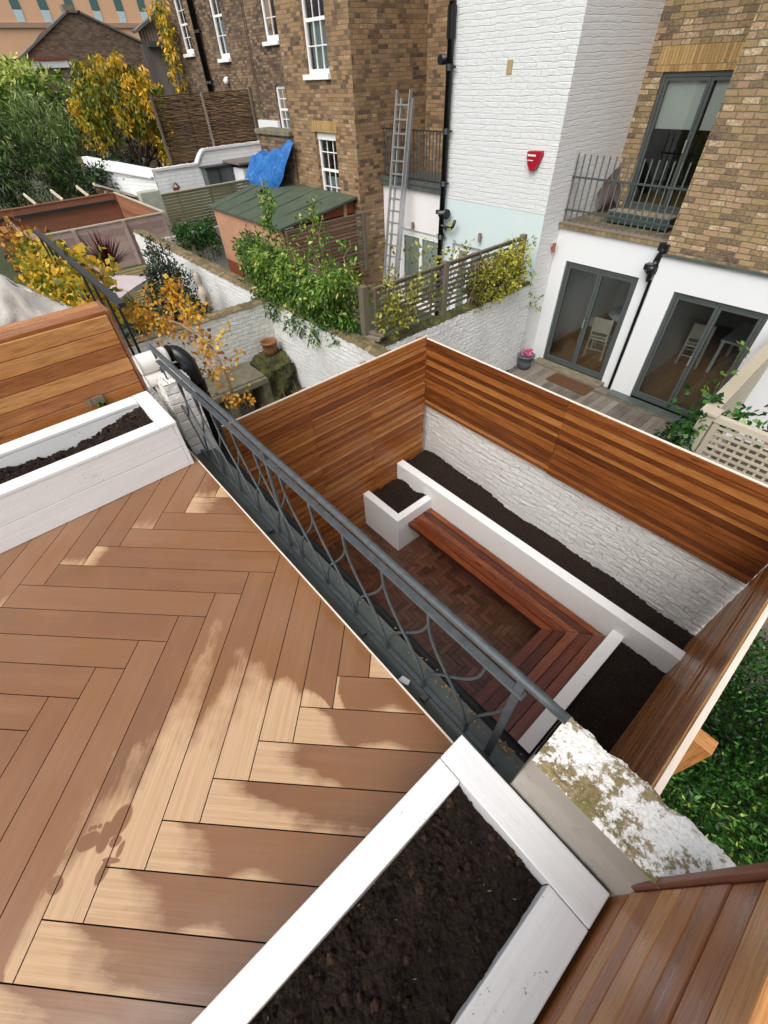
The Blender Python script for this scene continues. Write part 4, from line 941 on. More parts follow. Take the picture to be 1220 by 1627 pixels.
def tarp(u, v):
    s = max(0, (v-.3)/.7)
    y = 8.5-.25*min(v, .3)/.3-.28*s+.06*math.sin(u*11+v*4)*s-.05*math.sin(u*5)*s
    x = -16.0+2.2*u-.55*s*(1-.1*u)-.35*s*u
    z = .22+.42*u-.30*min(v, .3)/.3*u - .72*s-.33*s*u + .035*math.sin(u*9+v*5)+.03*math.sin(u*17-v*9)+.015*math.sin(u*37+v*19)
    if v > .85: z += .07*math.sin(u*9+1)-.14*max(0, u-.7)*(v-.85)*20
    return V(x, y, z)
m = MB(); m.sheet(tarp, 50, 40); m.build('tarpaulin', TARP, label='crumpled bright blue tarpaulin draped down onto the green shed roof', cat='tarpaulin')
cp = thing('chimney_stack', 'low brick stack with a mossy stone slab behind the blue tarpaulin', 'stack', (-14.9, 8.75, -1))
m = MB(); m.box(-15.9, -14.02, 8.55, 8.95, -1.0, .72, grain=False); m.build('brickwork', DARKB, cp)
m = MB(); m.box(-16.0, -14.01, 8.48, 9.05, .72, .84); m.build('slab', CONC, cp, bevel=.02)

# ---------------------------------------------------------------- trellises and climbers
def trellis(name, label, ax, c, u0, u1, z0, z1, posts, pitch=.085, h=.042, mat=None, pw=.1):
    mat = mat or TRELW; loc = (c, (u0+u1)/2, z0) if ax == 'x' else ((u0+u1)/2, c, z0)
    t = thing(name, label, 'trellis', loc); m = MB(); z = z1
    P = (lambda u, z, k=0: (c+k, u, z)) if ax == 'x' else (lambda u, z, k=0: (u, c+k, z))
    while z > z0+.03:
        m.beam(P(u0, z-h/2), P(u1, z-h/2+R_.uniform(-.004, .004)), .018, h); z -= pitch
    m.build('slats', mat, t)
    n = max(2, int((u1-u0)/.95))
    for i in range(n+1):
        u = u0+.03+(u1-u0-.06)*i/n; m = MB(); m.beam(P(u, z0, .02), P(u, z1, .02), .04, .02); m.build('batten', mat, t)
    m = MB(); m.beam(P(u0, z1+.012), P(u1, z1+.012), .05, .022); m.build('top_rail', mat, t)
    for p in posts:
        m = MB(); m.beam(P(p, z0-.12), P(p, z1+.05), pw, pw); m.build('post', mat, t)
    return t
trellis('trellis', 'wooden slat trellis on the mossy wall behind the big green climber', 'y', 4.33, -9.72, -5.66, -1.02, -.40, (-9.70, -5.62), pw=.11)
trellis('trellis', 'wooden slat trellis running back to the white house above the mossy wall', 'x', -5.46, 4.40, 8.2, -1.12, -.38, (6.02, 8.2))
trellis('trellis', 'dark wooden slat trellis leaning by the brick corner beside the shed', 'x', -10.75, 6.0, 8.5, -1.95, -.70, (8.45,))
pwt = thing('garden_wall', 'white painted brick party wall with a mossy top under the trellis, left of the courtyard', 'wall', (-5.4, 6.4, -3.15))
m = MB(); m.sheet(lambda u, v: V(-5.28+R_.gauss(0, .004)+.01*math.sin(u*30+v*4), 4.2+4.4*u, -3.15+1.90*v+(R_.uniform(-.03, .01) if v == 1 else 0)), 150, 50); m.box(-5.56, -5.31, 4.2, 8.6, -3.15, -1.29, grain=False); m.build('brickwork', WBRKG, pwt)
m = MB(); m.sheet(lambda u, v: V(-5.58+.27*v+R_.gauss(0, .008), 4.15+4.4*u, -1.26+.05*math.sin(v*3.14)+R_.gauss(0, .012)), 150, 8); m.build('mossy_coping', MOSS, pwt)
m = MB(); m.beam((-5.62, 4.30, -1.12), (-5.36, 4.42, -1.14), .09, .05); m.build('timber_offcut', GREYW, label='lower grey timber offcut lying on the mossy wall at the trellis corner', cat='timber'); m = MB(); m.beam((-5.6, 4.38, -1.06), (-5.34, 4.5, -1.08), .09, .04); m.build('timber_offcut', GREYW, label='upper grey timber offcut lying across another at the foot of the trellis post', cat='timber')
f = MB(); s = MB()
for i in range(600):
    x = R_.uniform(-8.55, -5.80); q = (x+8.55)/2.75
    z = R_.uniform(-1.42+.35*abs(q-.45), -.38+.14*math.sin(q*7)+.16*q)
    clump(f, (x, 4.16+R_.gauss(0, .17), z), (.15, .13, .14), 28, .09, .029, .46+R_.gauss(0, .16)+.3*(z+.7), droop=.5)
for i in range(150):
    clump(f, (R_.uniform(-9.4, -8.2), 4.25+R_.gauss(0, .12), R_.uniform(-1.1, -.2)), (.13, .1, .13), 22, .085, .038, .42+R_.gauss(0, .15))
for x in (-8.9, -8.2, -7.4, -6.6): s.tube([(x, 4.25, -1.2), (x+.1, 4.2, -.7), (x-.1, 4.2, -.1)], .02, 6)
plant('climbing_shrub', 'big bushy bright green climber smothering the front trellis', 'climber', f, LG, s)
f = MB(); s = MB()
for k, (x, zt, n) in enumerate(((-8.6, .72, 50), (-7.1, .62, 22), (-6.9, .35, 18), (-6.2, .15, 22))):
    pts = [(x+.08*math.sin(i*1.3+k), 4.5+.05*math.sin(i), -.6+(zt+.6)*i/9) for i in range(10)]; s.tube(pts, .008, 5)
    for i in range(n):
        t_ = R_.random(); p = Vector(pts[int(t_*8.99)]); clump(f, p+V(R_.gauss(0, .07+.1*(k > 0)), R_.gauss(0, .07), R_.gauss(0, .05)), (.06, .06, .07), 9, .075, .04, .55)
plant('climbing_plant', 'thin leafy stems rising above the green climber in front of the shed roof', 'climber', f, LG, s, TWIG)
f = MB(); s = MB()
for i in range(60): clump(f, (-5.35+R_.gauss(0, .1), R_.uniform(4.45, 5.3), R_.uniform(-1.0, -.35)), (.1, .1, .1), 9, .07, .04, .5)
for i in range(40): clump(f, (R_.uniform(-6.6, -5.4), R_.uniform(5.5, 7.2), R_.uniform(-1.2, -.2)), (.14, .14, .14), 9, .08, .045, .45)
for i in range(12): y = R_.uniform(4.5, 7); s.tube([(-5.7, y, -1.25), (-5.6, y+.1, -.7), (-5.5, y+.2, -.3)], .008, 5)
plant('climbing_shrub', 'sparse olive climber threaded through the near end of the right trellis', 'climber', f, LYG, s, TWIG)
f = MB(); s = MB()
for i in range(170):
    y = R_.uniform(6.75, 8.15); q = (y-6.75)/1.4
    clump(f, (-5.3+R_.gauss(0, .13), y, R_.uniform(-1.22+.05*q, -.62+.32*q)), (.11, .12, .1), 22, .065, .035, .55+R_.gauss(0, .2)+.1*q)
for i in range(40): clump(f, (-5.42+R_.gauss(0, .1), R_.uniform(6.5, 7.6), R_.uniform(-.95, -.5)), (.1, .12, .1), 14, .06, .035, .1)
for i in range(14): y = R_.uniform(6.6, 8.1); s.tube([(-5.4, y, -1.2), (-5.35, y+.1, -.8), (-5.4, y+.1, -.5)], .008, 5)
plant('climbing_shrub', 'yellow green bushy climber on the far end of the right trellis by the white house', 'climber', f, LYG, s, TWIG)
f = MB(); s = MB()
pts = [(-5.3, 8.2, -.75), (-5.29, 8.35, -.9), (-5.28, 8.5, -1.1), (-5.29, 8.5, -1.4), (-5.3, 8.55, -1.7), (-5.3, 8.8, -1.78), (-5.3, 9.0, -1.78)]; s.tube(pts, .004, 4)
for p in pts:
    for k in range(3): clump(f, Vector(p)+V(.03, R_.gauss(0, .05), R_.gauss(0, .08)), (.05, .05, .06), 6, .05, .04, .7)
plant('climbing_plant', 'wispy vine strand hanging on the white house corner beside the trellis end', 'climber', f, LG, s, TWIG)

# ladder
la = thing('ladder', 'aluminium extension ladder leaning against the brick wall by the balcony', 'ladder', (-10.0, 8.6, -3.1))
LB, LT = V(-10.02, 8.35, -3.1), V(-10.30, 9.34, 1.62)
LR = V(.40, .05, 0)
for q, k in ((0, 0), (1, 0)):
    m = MB(); m.beam(LB+LR*q, LT+LR*q, .028, .07, (0, -1, 0)); m.build('stile', ALU, la)
dn = V(.05, .09, 0)
for q in (0, 1):
    m = MB(); m.beam(LB+LR*q*.86+dn+V(.03, 0, 0), LB.lerp(LT, .97)+LR*q*.86+dn+V(.03, 0, 0), .028, .065, (0, -1, 0)); m.build('stile', ALU, la)
for i in range(1, 19):
    c = LB.lerp(LT, i/19); m = MB(); m.beam(c, c+LR, .035, .03); m.build('rung', ALU, la)
# ---------------------------------------------------------------- houses
def sash(parent, x0, x1, z0, z1, y, cols, rows, fw=.06, sill=True, frm=None, curtain=None, sillx=.1):
    frm = frm or TRIMW; zm = z0+(z1-z0)*.5
    m = MB()
    m.box(x0, x0+fw, y, y+.08, z0, z1); m.box(x1-fw, x1, y, y+.08, z0, z1); m.box(x0+fw, x1-fw, y, y+.08, z1-fw, z1); m.box(x0+fw, x1-fw, y, y+.08, z0, z0+fw*1.4)
    m.box(x0+fw, x1-fw, y+.02, y+.06, zm-.03, zm+.03)
    a, b = x0+fw, x1-fw
    for i in range(1, cols): x = a+(b-a)*i/cols; m.box(x-.01, x+.01, y+.022, y+.048, z0+fw*1.4, zm-.03); m.box(x-.01, x+.01, y+.032, y+.058, zm+.03, z1-fw)
    for (c, d) in ((z0+fw*1.4, zm-.03), (zm+.03, z1-fw)):
        for i in range(1, rows): z = c+(d-c)*i/rows; m.box(a, b, y+.026, y+.05, z-.01, z+.01)
    w = m.build('window', frm, parent)
    m = MB(); m.face([(a, y+.045, z0), (b, y+.045, z0), (b, y+.045, z1), (a, y+.045, z1)]); m.build('pane', GLASSW, w)
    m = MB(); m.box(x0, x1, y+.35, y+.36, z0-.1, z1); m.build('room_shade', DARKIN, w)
    if curtain:
        c0, c1 = curtain; m = MB(); m.sheet(lambda u, v: V(a+(b-a)*u, y+.14+.015*math.sin(u*40), c0+(c1-c0)*v), 30, 2); m.build('curtain', CURT, w)
    if sill:
        m = MB(); m.box(x0-sillx, x1+sillx*.4, y-.16, y+.02, z0-.10, z0-.002); m.build('sill', TRIMW, w, bevel=.006)
    return w
def doorset(parent, x0, x1, z0, z1, y, mull, frm, name='door', fw=.065, handle=None, panels=None):
    m = MB(); d = .07
    m.box(x0, x0+fw, y, y+d, z0, z1); m.box(x1-fw, x1, y, y+d, z0, z1); m.box(x0+fw, x1-fw, y, y+d, z1-fw, z1); m.box(x0+fw, x1-fw, y, y+d, z0, z0+fw*1.1)
    fr = m.build('door_frame', frm, parent, bevel=.004)
    xs = [x0+fw+.004]+[v for q in mull for v in (q-.003, q+.003)]+[x1-fw-.004]
    for i in range(0, len(xs), 2):
        a, b = xs[i], xs[i+1]; c, e = z0+fw*1.1+.004, z1-fw-.004; k = .05; m = MB()
        m.box(a, a+k, y+.008, y+.058, c, e); m.box(b-k, b, y+.008, y+.058, c, e); m.box(a+k, b-k, y+.008, y+.058, e-k, e); m.box(a+k, b-k, y+.008, y+.058, c, c+k)
        lf_ = m.build(name, frm, parent, bevel=.003)
        m = MB(); m.face([(a+k-.003, y+.033, c+k-.003), (b-k+.003, y+.033, c+k-.003), (b-k+.003, y+.033, e-k+.003), (a+k-.003, y+.033, e-k+.003)]); m.build('pane', GLASS, lf_)
        if handle == i//2:
            m = MB(); m.box(b-.035, b-.012, y-.04, y-.02, z0+.95, z0+1.13); m.box(b-.03, b-.017, y-.03, y+.008, z0+1.09, z0+1.11); m.build('handle', ALU, lf_)
def room(parent, x0, x1, y0, y1, z0, z1, wallm, floorm, zw=None):
    m = MB(); m.face([(x0, y0, z0), (x0, y1, z0), (x0, y1, z1), (x0, y0, z1)]); m.face([(x1, y0, z0), (x1, y1, z0), (x1, y1, z1), (x1, y0, z1)]); zb_ = z1 if zw is None else zw; m.face([(x0, y1, z0), (x1, y1, z0), (x1, y1, zb_), (x0, y1, zb_)]); m.face([(x0, y0, z1), (x1, y0, z1), (x1, y1, z1), (x0, y1, z1)])
    m.build('room_wall', wallm, parent)
    m = MB(); k = 0; x = x0
    while x < x1: m.face([(x, y0, z0+.004), (min(x+.12, x1), y0, z0+.004), (min(x+.12, x1), y1, z0+.004), (x, y1, z0+.004)], [(0, k), (0, k+.12), (y1-y0, k+.12), (y1-y0, k)]); x += .122; k += 1.37
    m.build('room_floor', floorm, parent)
GZ = -3.05; TOP = 8.0
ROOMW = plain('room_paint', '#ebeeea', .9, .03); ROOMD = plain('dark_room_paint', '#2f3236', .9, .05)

# white brick house with recessed bay
hA = thing('terraced_house', 'white painted brick house with pale blue base, a recessed balcony bay and grey glazed doors', 'house', (-6.6, 9.5, -3.15))
bd = (-7.64, -6.72, GZ, -.90)
m = MB(); m.wall('y', 8.62, -7.93, -5.35, -.075, TOP); m.build('front_wall', WBRK, hA)
m = MB(); m.wall('y', 8.618, -7.93, -5.35, -3.15, -.078, [bd], .14); m.build('base_render', RENDB, hA)
m = MB(); m.wall('x', -5.35, 8.62, 11.03, -3.15, TOP); m.wall('x', -7.93, 8.62, 11.03, -3.15, TOP); m.build('side_wall', WBRKS, hA)
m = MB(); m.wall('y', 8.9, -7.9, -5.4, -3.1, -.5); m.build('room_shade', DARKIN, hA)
doorset(hA, *bd, 8.70, [-7.18], TRIMW, fw=.09)
m = MB(); m.sheet(lambda u, v: V(-7.55+.74*u, 8.765+.012*math.sin(u*50), -3+2*v), 40, 2); m.build('curtain', CURT, hA)
dL = (-5.03, -3.48, GZ, -.925)
m = MB(); m.wall('y', 9.255, -5.347, -3.17, -3.15, -.376, [(dL[0], dL[1], -3.2, dL[3])], .09); m.build('bay_wall', RENDH, hA)
m = MB(); m.box(-5.347, -3.19, 9.20, 11.02, -.374, -.30, grain=False); m.build('balcony_ledge', MOSSB, hA)
m = MB(); m.box(-5.346, -3.19, 9.19, 9.5, -.299, -.275); m.build('ledge_slab', GREYW, hA)
ud = (-5.02, -3.35, -.28, 1.74)
m = MB(); m.wall('y', 11.03, -5.35, -3.0, -.3, TOP, [ud], .1); m.build('brick_wall', STOCKR, hA)
m = MB(); m.box(-5.15, -3.2, 11.022, 11.05, 1.745, 2.06, grain=False); m.build('brick_arch', ARCHB, hA)
doorset(hA, *ud, 11.06, [-4.17], FRAME, handle=0)
m = MB(); m.box(-4.95, -4.24, 11.16, 11.17, .98, 1.68); m.build('blind', BLIND, hA)
m = MB(); m.box(-4.10, -3.42, 11.16, 11.17, .98, 1.68); m.build('blind', BLIND, hA)
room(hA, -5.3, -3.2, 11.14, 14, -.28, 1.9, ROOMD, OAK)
doorset(hA, *dL, 9.28, [-4.25], FRAME, handle=0)
room(hA, -5.32, -2.9, 9.36, 13.0, GZ, -.6, ROOMW, OAK, -1.75)  # back wall stops short: unseen opening added to let skylight brighten the room
m = MB(); m.box(-5.12, -3.4, 9.0, 9.27, -3.13, -3.055); m.build('door_step', CONC, hA, bevel=.01)
m = MB(); m.box(-6.66, -6.55, 8.605, 8.617, 1.83, 2.0, grain=False); m.build('air_brick', TANW, hA)

# right brick house
hB = thing('terraced_house', 'yellow brick house with a white rendered ground floor and dark glazed doors on the right', 'house', (-1, 9.6, -3.15))
dR = (-2.76, -1.26, GZ, -.965)
m = MB(); m.wall('y', 9.13, -3.19, 4.5, -.43, TOP); m.wall('x', -3.19, 9.13, 11.03, -.43, TOP); m.build('brick_wall', STOCKR, hB)
m = MB(); m.wall('y', 9.125, -3.185, 4.5, -3.15, -.466, [(dR[0], dR[1], -3.2, dR[3])], .1); m.wall('x', -3.185, 9.125, 9.26, -3.15, -.466); m.build('rendered_wall', RENDH, hB)
m = MB(); m.box(-3.2, 4.5, 9.07, 9.135, -.464, -.43); m.build('lead_flashing', LEAD, hB)
doorset(hB, *dR, 9.16, [-1.99], FRAME, handle=0)
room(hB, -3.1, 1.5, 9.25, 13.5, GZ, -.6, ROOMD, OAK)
m = MB(); m.box(-3.15, -.9, 8.88, 9.12, -3.13, -3.06); m.build('door_step', LEAD, hB, bevel=.01)

# left brick house with recess
hC = thing('terraced_house', 'brown brick house with two white sash windows and a balcony recess above pale french doors', 'house', (-11, 9.3, -3.15))
wu = (-12.90, -11.93, 1.94, 3.72); wl = (-12.87, -11.93, -.75, .86)
m = MB(); m.wall('y', 8.62, -14.0, -11.05, -3.15, TOP, [wu, wl], .13); m.wall('x', -11.05, 8.62, 11.03, -3.15, TOP); m.wall('x', -14.0, 8.62, 11.0, -3.15, TOP); m.wall('y', 11.03, -11.05, -7.9, -.1, TOP); m.build('brick_wall', STOCK, hC)
m = MB(); m.box(-13.0, -11.85, 8.612, 8.64, .865, 1.09, grain=False); m.build('brick_arch', ARCHB, hC)
sash(hC, *wu, 8.70, 3, 2, curtain=(1.95, 2.85)); sash(hC, *wl, 8.72, 3, 2, sill=False, curtain=(-.7, -.1))
m = MB(); m.box(-12.87, -11.93, 8.70, 8.74, .70, .86); m.build('window_head', TRIMW, hC)
fd = (-10.45, -8.74, GZ, -1.12)
m = MB(); m.wall('y', 9.45, -11.04, -7.94, -3.15, -.205, [fd], .12); m.build('bay_wall', RENDL, hC)
m = MB(); m.box(-11.04, -7.94, 9.36, 11.0, -.204, -.10, grain=False); m.box(-11.04, -7.94, 9.34, 9.40, -.099, -.02); m.build('balcony_ledge', LEAD, hC)
doorset(hC, *fd, 9.50, [-9.60], TRIMW, fw=.12)
m = MB(); m.sheet(lambda u, v: V(-10.35+1.52*u, 9.58+.015*math.sin(u*70), -3+1.8*v), 60, 2); m.build('curtain', CURT, hC)
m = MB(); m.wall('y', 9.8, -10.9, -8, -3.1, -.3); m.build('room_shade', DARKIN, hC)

# dark brick house far left
hD = thing('terraced_house', 'long dark brick house at the left with tall narrow white sash windows', 'house', (-20, 11.5, -3.15))
DW = [(-25.45, -24.6, 2.70, 4.3), (-22.35, -21.5, 2.46, 4.6), (-18.72, -17.85, 2.74, 4.6), (-18.62, -17.95, .46, 1.70)]
m = MB(); m.wall('y', 11.0, -27.0, -14.0, -3.15, TOP, DW, .14); m.wall('x', -27.0, 11.0, 16, -3.15, TOP); m.build('brick_wall', DARKB, hD)
for w in DW: sash(hD, *w, 11.06, 2, 2, .09, w[2] > 1, curtain=(w[2]+.05, w[2]+(w[3]-w[2])*.45) if w[2] < 2.5 else None)
m = MB(); m.box(-20.1, -18.62, 10.9, 10.99, .40, .78); m.build('white_panel', RENDH, hD)
m = MB(); m.blob((-22.06, 10.9, 1.86), (.11, .1, .11), 12, 0); m.tube([(-22.06, 10.98, 1.95), (-22.06, 10.9, 1.95)], .03, 6); m.build('globe_lamp', TRIMW, hD)
for dx in (0, .12):
    m = MB(); m.tube([(-19.95+dx, 10.98, 6), (-19.95+dx, 10.98, .75)], .012, 5); m.build('cable', BEIGE, hD)
for x in (-23.75, -23.5):
    dp = thing('drainpipe', 'black drainpipe on the dark brick house' if x < -23.6 else 'thinner black drainpipe beside the larger one on the dark brick house', 'drainpipe', (x, 10.9, 1.4))
    m = MB(); m.tube([(x, 10.9, 6), (x, 10.9, 1.4)], .075 if x < -23.6 else .05, 8); m.build('pipe', BLK, dp)
    m = MB()
    for z in (1.8, 3.2): m = MB(); m.tube([(x, 10.9, z), (x, 10.9, z+.08)], .09, 8); m.build('bracket', BLK, dp)

# pipes and fittings on the white house
dp = thing('drainpipe', 'tall black drainpipe with branching elbows down the left edge of the white house', 'drainpipe', (-7.95, 8.5, -3.1))
m = MB(); m.tube([(-7.93, 8.52, 2.75), (-7.93, 8.52, -3.1)], .062, 14); m.build('pipe', BLK, dp)
m = MB(); m.box(-7.99, -7.88, 8.46, 8.58, 2.3, 2.7); m.tube([(-8.12, 8.6, 2.05), (-8.12, 8.45, 2.05)], .07, 10); m.build('hopper_head', BLK, dp)
for z in (1.9, 1.0, .15, -.85, -1.6):
    m = MB(); m.tube([(-7.93, 8.52, z), (-7.93, 8.52, z+.09)], .072, 12); m.box(-7.93, -7.80, 8.54, 8.56, z+.03, z+.06); m.build('pipe_clip', BLK, dp)
m = MB(); m.tube([(-7.95, 8.5, -.36), (-7.72, 8.45, -.33)], .075, 12); m.tube([(-7.74, 8.45, -.33), (-7.70, 8.44, -.33)], .095, 12); m.tube([(-8.0, 8.5, -.36), (-8.0, 8.5, -.30)], .08, 12); m.build('pipe_branch', BLK, dp)
m = MB(); m.tube([(-7.93, 8.5, -.58), (-7.6, 8.47, -.60), (-7.52, 8.46, -.54), (-7.47, 8.46, -.42)], .035, 10); m.build('waste_pipe', BLK, dp)
d2 = thing('drainpipe', 'slim black drainpipe and hopper between the white bay and the right white wall', 'drainpipe', (-3.26, 9.15, -3.1))
m = MB(); m.tube([(-3.25, 9.19, -.9), (-3.25, 9.19, -3.1)], .028, 10); m.build('pipe', BLK, d2)
m = MB(); m.lathe((-3.28, 9.14, -.92), [(.03, 0), (.045, .06), (.05, .12), (.12, .15), (.125, .27), (.10, .28)], 4); m.box(-3.40, -3.22, 9.06, 9.2, -.72, -.63); m.build('hopper_head', BLK, d2)
m = MB(); m.tube([(-3.26, 9.15, -.6), (-3.24, 9.14, -.5), (-3.2, 9.1, -.42), (-3.2, 9.12, -.32)], .055, 10); m.box(-3.28, -3.12, 9.06, 9.2, -.40, -.29); m.build('pipe_bend', BLK, d2)
ab = thing('alarm_box', 'shield shaped red alarm box on the white brick wall', 'alarm box', (-5.77, 8.6, .56))
out = [(-5.905, .84), (-5.63, .855), (-5.615, .80), (-5.66, .66), (-5.715, .585), (-5.76, .565), (-5.81, .575), (-5.865, .65), (-5.905, .76)]
m = MB(); m.face([(x, 8.53, z) for x, z in out]); 
for i in range(len(out)): a, b = out[i], out[(i+1) % len(out)]; m.face([(a[0], 8.53, a[1]), (b[0], 8.53, b[1]), (b[0]+(b[0]+5.76)*.06, 8.62, b[1]), (a[0]+(a[0]+5.76)*.06, 8.62, a[1])])
m.build('cover', RED, ab)
m = MB(); x = -5.885
for w in (.025, .018, .022, .02, .024, .02):
    m.box(x, x+w, 8.524, 8.529, .775, .803); x += w+.008
x = -5.875
for w in (.03, .02, .026, .02): m.box(x, x+w, 8.524, 8.529, .712, .724); x += w+.007
m.build('lettering', TRIMW, ab)
def walllamp(x, y, z, label, ax='y'):
    t = thing('wall_lamp', label, 'lamp', (x, y, z)); m = MB(); m.tube([(x, y-.05, z-.08), (x, y-.05, z+.08)], .035, 10); m.build('shade', plain('brown_metal', '#5d4640', .4), t)
    m = MB(); m.box(x-.02, x+.02, y-.05, y-.002, z-.02, z+.02); m.build('bracket', BLK, t)
walllamp(-6.81, 8.61, -.66, 'small brown up and down lamp on the pale blue wall'); walllamp(-9.80, 9.44, -1.0, 'small brown lamp above the french doors beside the ladder')
t = thing('wall_lamp', 'small brown lamp on the white side wall near the grey doors', 'lamp', (-5.31, 9.12, -.7)); m = MB(); m.tube([(-5.30, 9.12, -.79), (-5.30, 9.12, -.63)], .035, 10); m.build('shade', PLYD, t); m = MB(); m.box(-5.347, -5.3, 9.10, 9.14, -.73, -.69); m.build('bracket', BLK, t)

def balcony(name, label, y, x0, x1, zb, rails, ztop, n, zlow, mat):
    t = thing(name, label, 'railing', ((x0+x1)/2, y, zb))
    for z in rails:
        m = MB(); m.box(x0, x1, y-.02, y+.02, z-.012, z+.012); m.build('rail', mat, t)
    for i in range(n):
        x = x0+.03+(x1-x0-.06)*i/(n-1); m = MB(); m.tube([(x, y, zlow), (x, y, ztop)], .0135, 6); m.build('baluster', mat, t)
    return t
balcony('balcony_railing', 'grey metal railing with tall open topped bars on the bay of the white house', 9.30, -5.34, -3.2, -.28, (.43, -.08), .765, 18, -.27, plain('grey_green_iron', '#3b4443', .5, .15))
balcony('balcony_railing', 'black metal balcony railing behind the ladder on the brown brick house', 9.45, -11.0, -7.95, -.10, (.93, .0), .93, 28, -.02, IROND)
# things on the balcony
m = MB(); m.sheet(lambda u, v: V(-5.2+.34*u+.08*math.sin(v*5), 10.3+.3*math.sin(u*3.1), -.27+.72*(1-(u-.5)**2*2.2)*v), 14, 10); m.build('furniture_cover', plain('brown_cover', '#4b3d38', .8), label='brown cloth covered shape at the back corner of the balcony by the white side wall', cat='cover')
bt = thing('planter', 'long dark green trough on the balcony floor', 'trough', (-4.2, 9.9, -.27)); m = MB(); m.box(-4.7, -3.5, 9.75, 10.05, -.268, -.1); m.build('body', plain('dark_green_trough', '#35443f', .6), bt, bevel=.01); m = MB(); m.box(-4.68, -3.52, 9.77, 10.03, -.0995, -.09); m.build('soil', SOIL, bt)

# furniture indoors
def chair(name, label, x, y, rz, z0, mat):
    t = thing(name, label, 'chair', (0, 0, 0)); 
    def part(nm, fn): m = MB(); fn(m); m.build(nm, mat, t)
    part('seat', lambda m: m.box(-.22, .22, -.22, .22, .44, .475))
    for sx in (-.19, .19):
        for sy in (-.19, .19): part('leg', lambda m, sx=sx, sy=sy: m.beam((sx*1.1, sy*1.12, 0), (sx, sy, .44), .035, .035))
    part('backrest', lambda m: [m.box(-.21, -.17, -.225, -.19, .475, .95), m.box(.17, .21, -.225, -.19, .475, .95), m.box(-.17, .17, -.22, -.195, .62, .93), m.box(-.17, .17, -.22, -.195, .52, .545)])
    part('stretcher', lambda m: [m.box(-.2, .2, -.205, -.185, .2, .225), m.box(-.2, .2, .185, .205, .2, .225)])
    t.location = (x, y, z0); t.rotation_euler = (0, 0, rz); LOC[t.name] = V(x, y, z0)
    return t
chair('dining_chair', 'cream wooden chair just inside the left grey glazed door', -4.22, 10.25, .15, GZ+.005, CHAIRW)
chair('dining_chair', 'cream wooden chair turned sideways further inside the left glazed door', -4.75, 10.85, -1.3, GZ+.005, CHAIRW)
chair('dining_chair', 'dim pale chair behind the right dark glazed door', -2.55, 11.4, .2, GZ+.005, CHAIRW)
tt = thing('dining_table', 'round grey white table behind the cream chairs', 'table', (-3.95, 11.2, GZ))
m = MB(); m.lathe((-3.95, 11.2, GZ), [(0, .72), (.62, .72), (.63, .745), (0, .75)], 30); m.build('table_top', TABLEW, tt)
m = MB(); m.lathe((-3.95, 11.2, GZ), [(.3, .005), (.28, .04), (.05, .08), (.05, .72)], 16); m.build('pedestal', TABLEW, tt)
t2 = thing('dining_table', 'dim grey table deep inside the right dark doors', 'table', (-1.7, 11.6, GZ)); m = MB(); m.box(-2.1, -1.1, 11.2, 12.4, GZ+.71, GZ+.75); m.build('table_top', TABLEW, t2)
for x in (-2.05, -1.15):
    for y in (11.25, 12.35): m = MB(); m.box(x-.03, x+.03, y-.03, y+.03, GZ+.005, GZ+.71); m.build('leg', TABLEW, t2)

# ---------------------------------------------------------------- courtyard
m = MB(); x = -5.3
while x < 1.5: m.box(x+.003, x+.137, 4.2, 9.12, -3.13, -3.10); x += .14
m.build('courtyard_decking', DKW, kind='structure')
dm = thing('doormat', 'brown coir doormat on the grey decking outside the left glazed door', 'doormat', (-3.95, 8.7, -3.1))
m = MB(); m.obox((-3.93, 8.72, -3.088), (.98, .42, .02), Matrix.Rotation(-.02, 3, 'Z'), grain=False); m.build('mat', MAT, dm, bevel=.004)
dg = thing('threshold_drain', 'narrow slotted metal drain along the decking in front of the doors', 'drain', (-2.4, 8.9, -3.1)); m = MB(); m.box(-3.5, -1.2, 8.80, 8.81, -3.099, -3.085); m.box(-3.5, -1.2, 8.87, 8.88, -3.099, -3.085)
for i in range(92): x = -3.49+.025*i; m.box(x, x+.010, 8.81, 8.87, -3.098, -3.087)
m.build('grating', CONC, dg)
m = MB(); m.box(-3.5, -1.2, 8.81, 8.87, -3.0995, -3.097); m.build('channel', BLK, dg)
fp = thing('flower_pot', 'glazed grey pot with pink flowers against the white courtyard wall', 'pot', (-5.1, 8.62, -3.1))
m = MB(); m.lathe((-5.1, 8.62, -3.1), [(0, .01), (.13, .01), (.16, .15), (.185, .30), (.2, .30), (.2, .33), (.17, .33), (.16, .27), (0, .26)], 22); m.build('body', POTG, fp)
f = MB()
for i in range(26): clump(f, (-5.1+R_.gauss(0, .07), 8.62+R_.gauss(0, .07), -2.74+R_.uniform(0, .07)), (.04, .04, .03), 8, .05, .045, .5, droop=-.2)
f.build('flowers', PINK, fp)
f = MB(); s = MB()
for i in range(26): clump(f, (-4.98+R_.gauss(0, .12), 7.75+R_.gauss(0, .1), -2.95+R_.uniform(-.1, .1)), (.07, .07, .06), 12, .07, .05, .3)
s.tube([(-4.98, 7.75, -3.1), (-4.98, 7.75, -2.9)], .02, 5); plant('small_shrub', 'small dark green plant at the foot of the white courtyard wall', 'shrub', f, LIVY, s)
f = MB()
for i in range(5): clump(f, (-3.05+R_.gauss(0, .05), 7.2+R_.gauss(0, .05), -2.9+R_.uniform(0, .25)), (.05, .05, .05), 10, .07, .05, .5)
s = MB(); s.tube([(-3.05, 7.2, -3.1), (-3.05, 7.2, -2.7)], .008, 5); plant('small_plant', 'single small green sprig standing on the decking behind the long cedar screen', 'plant', f, LG, s)

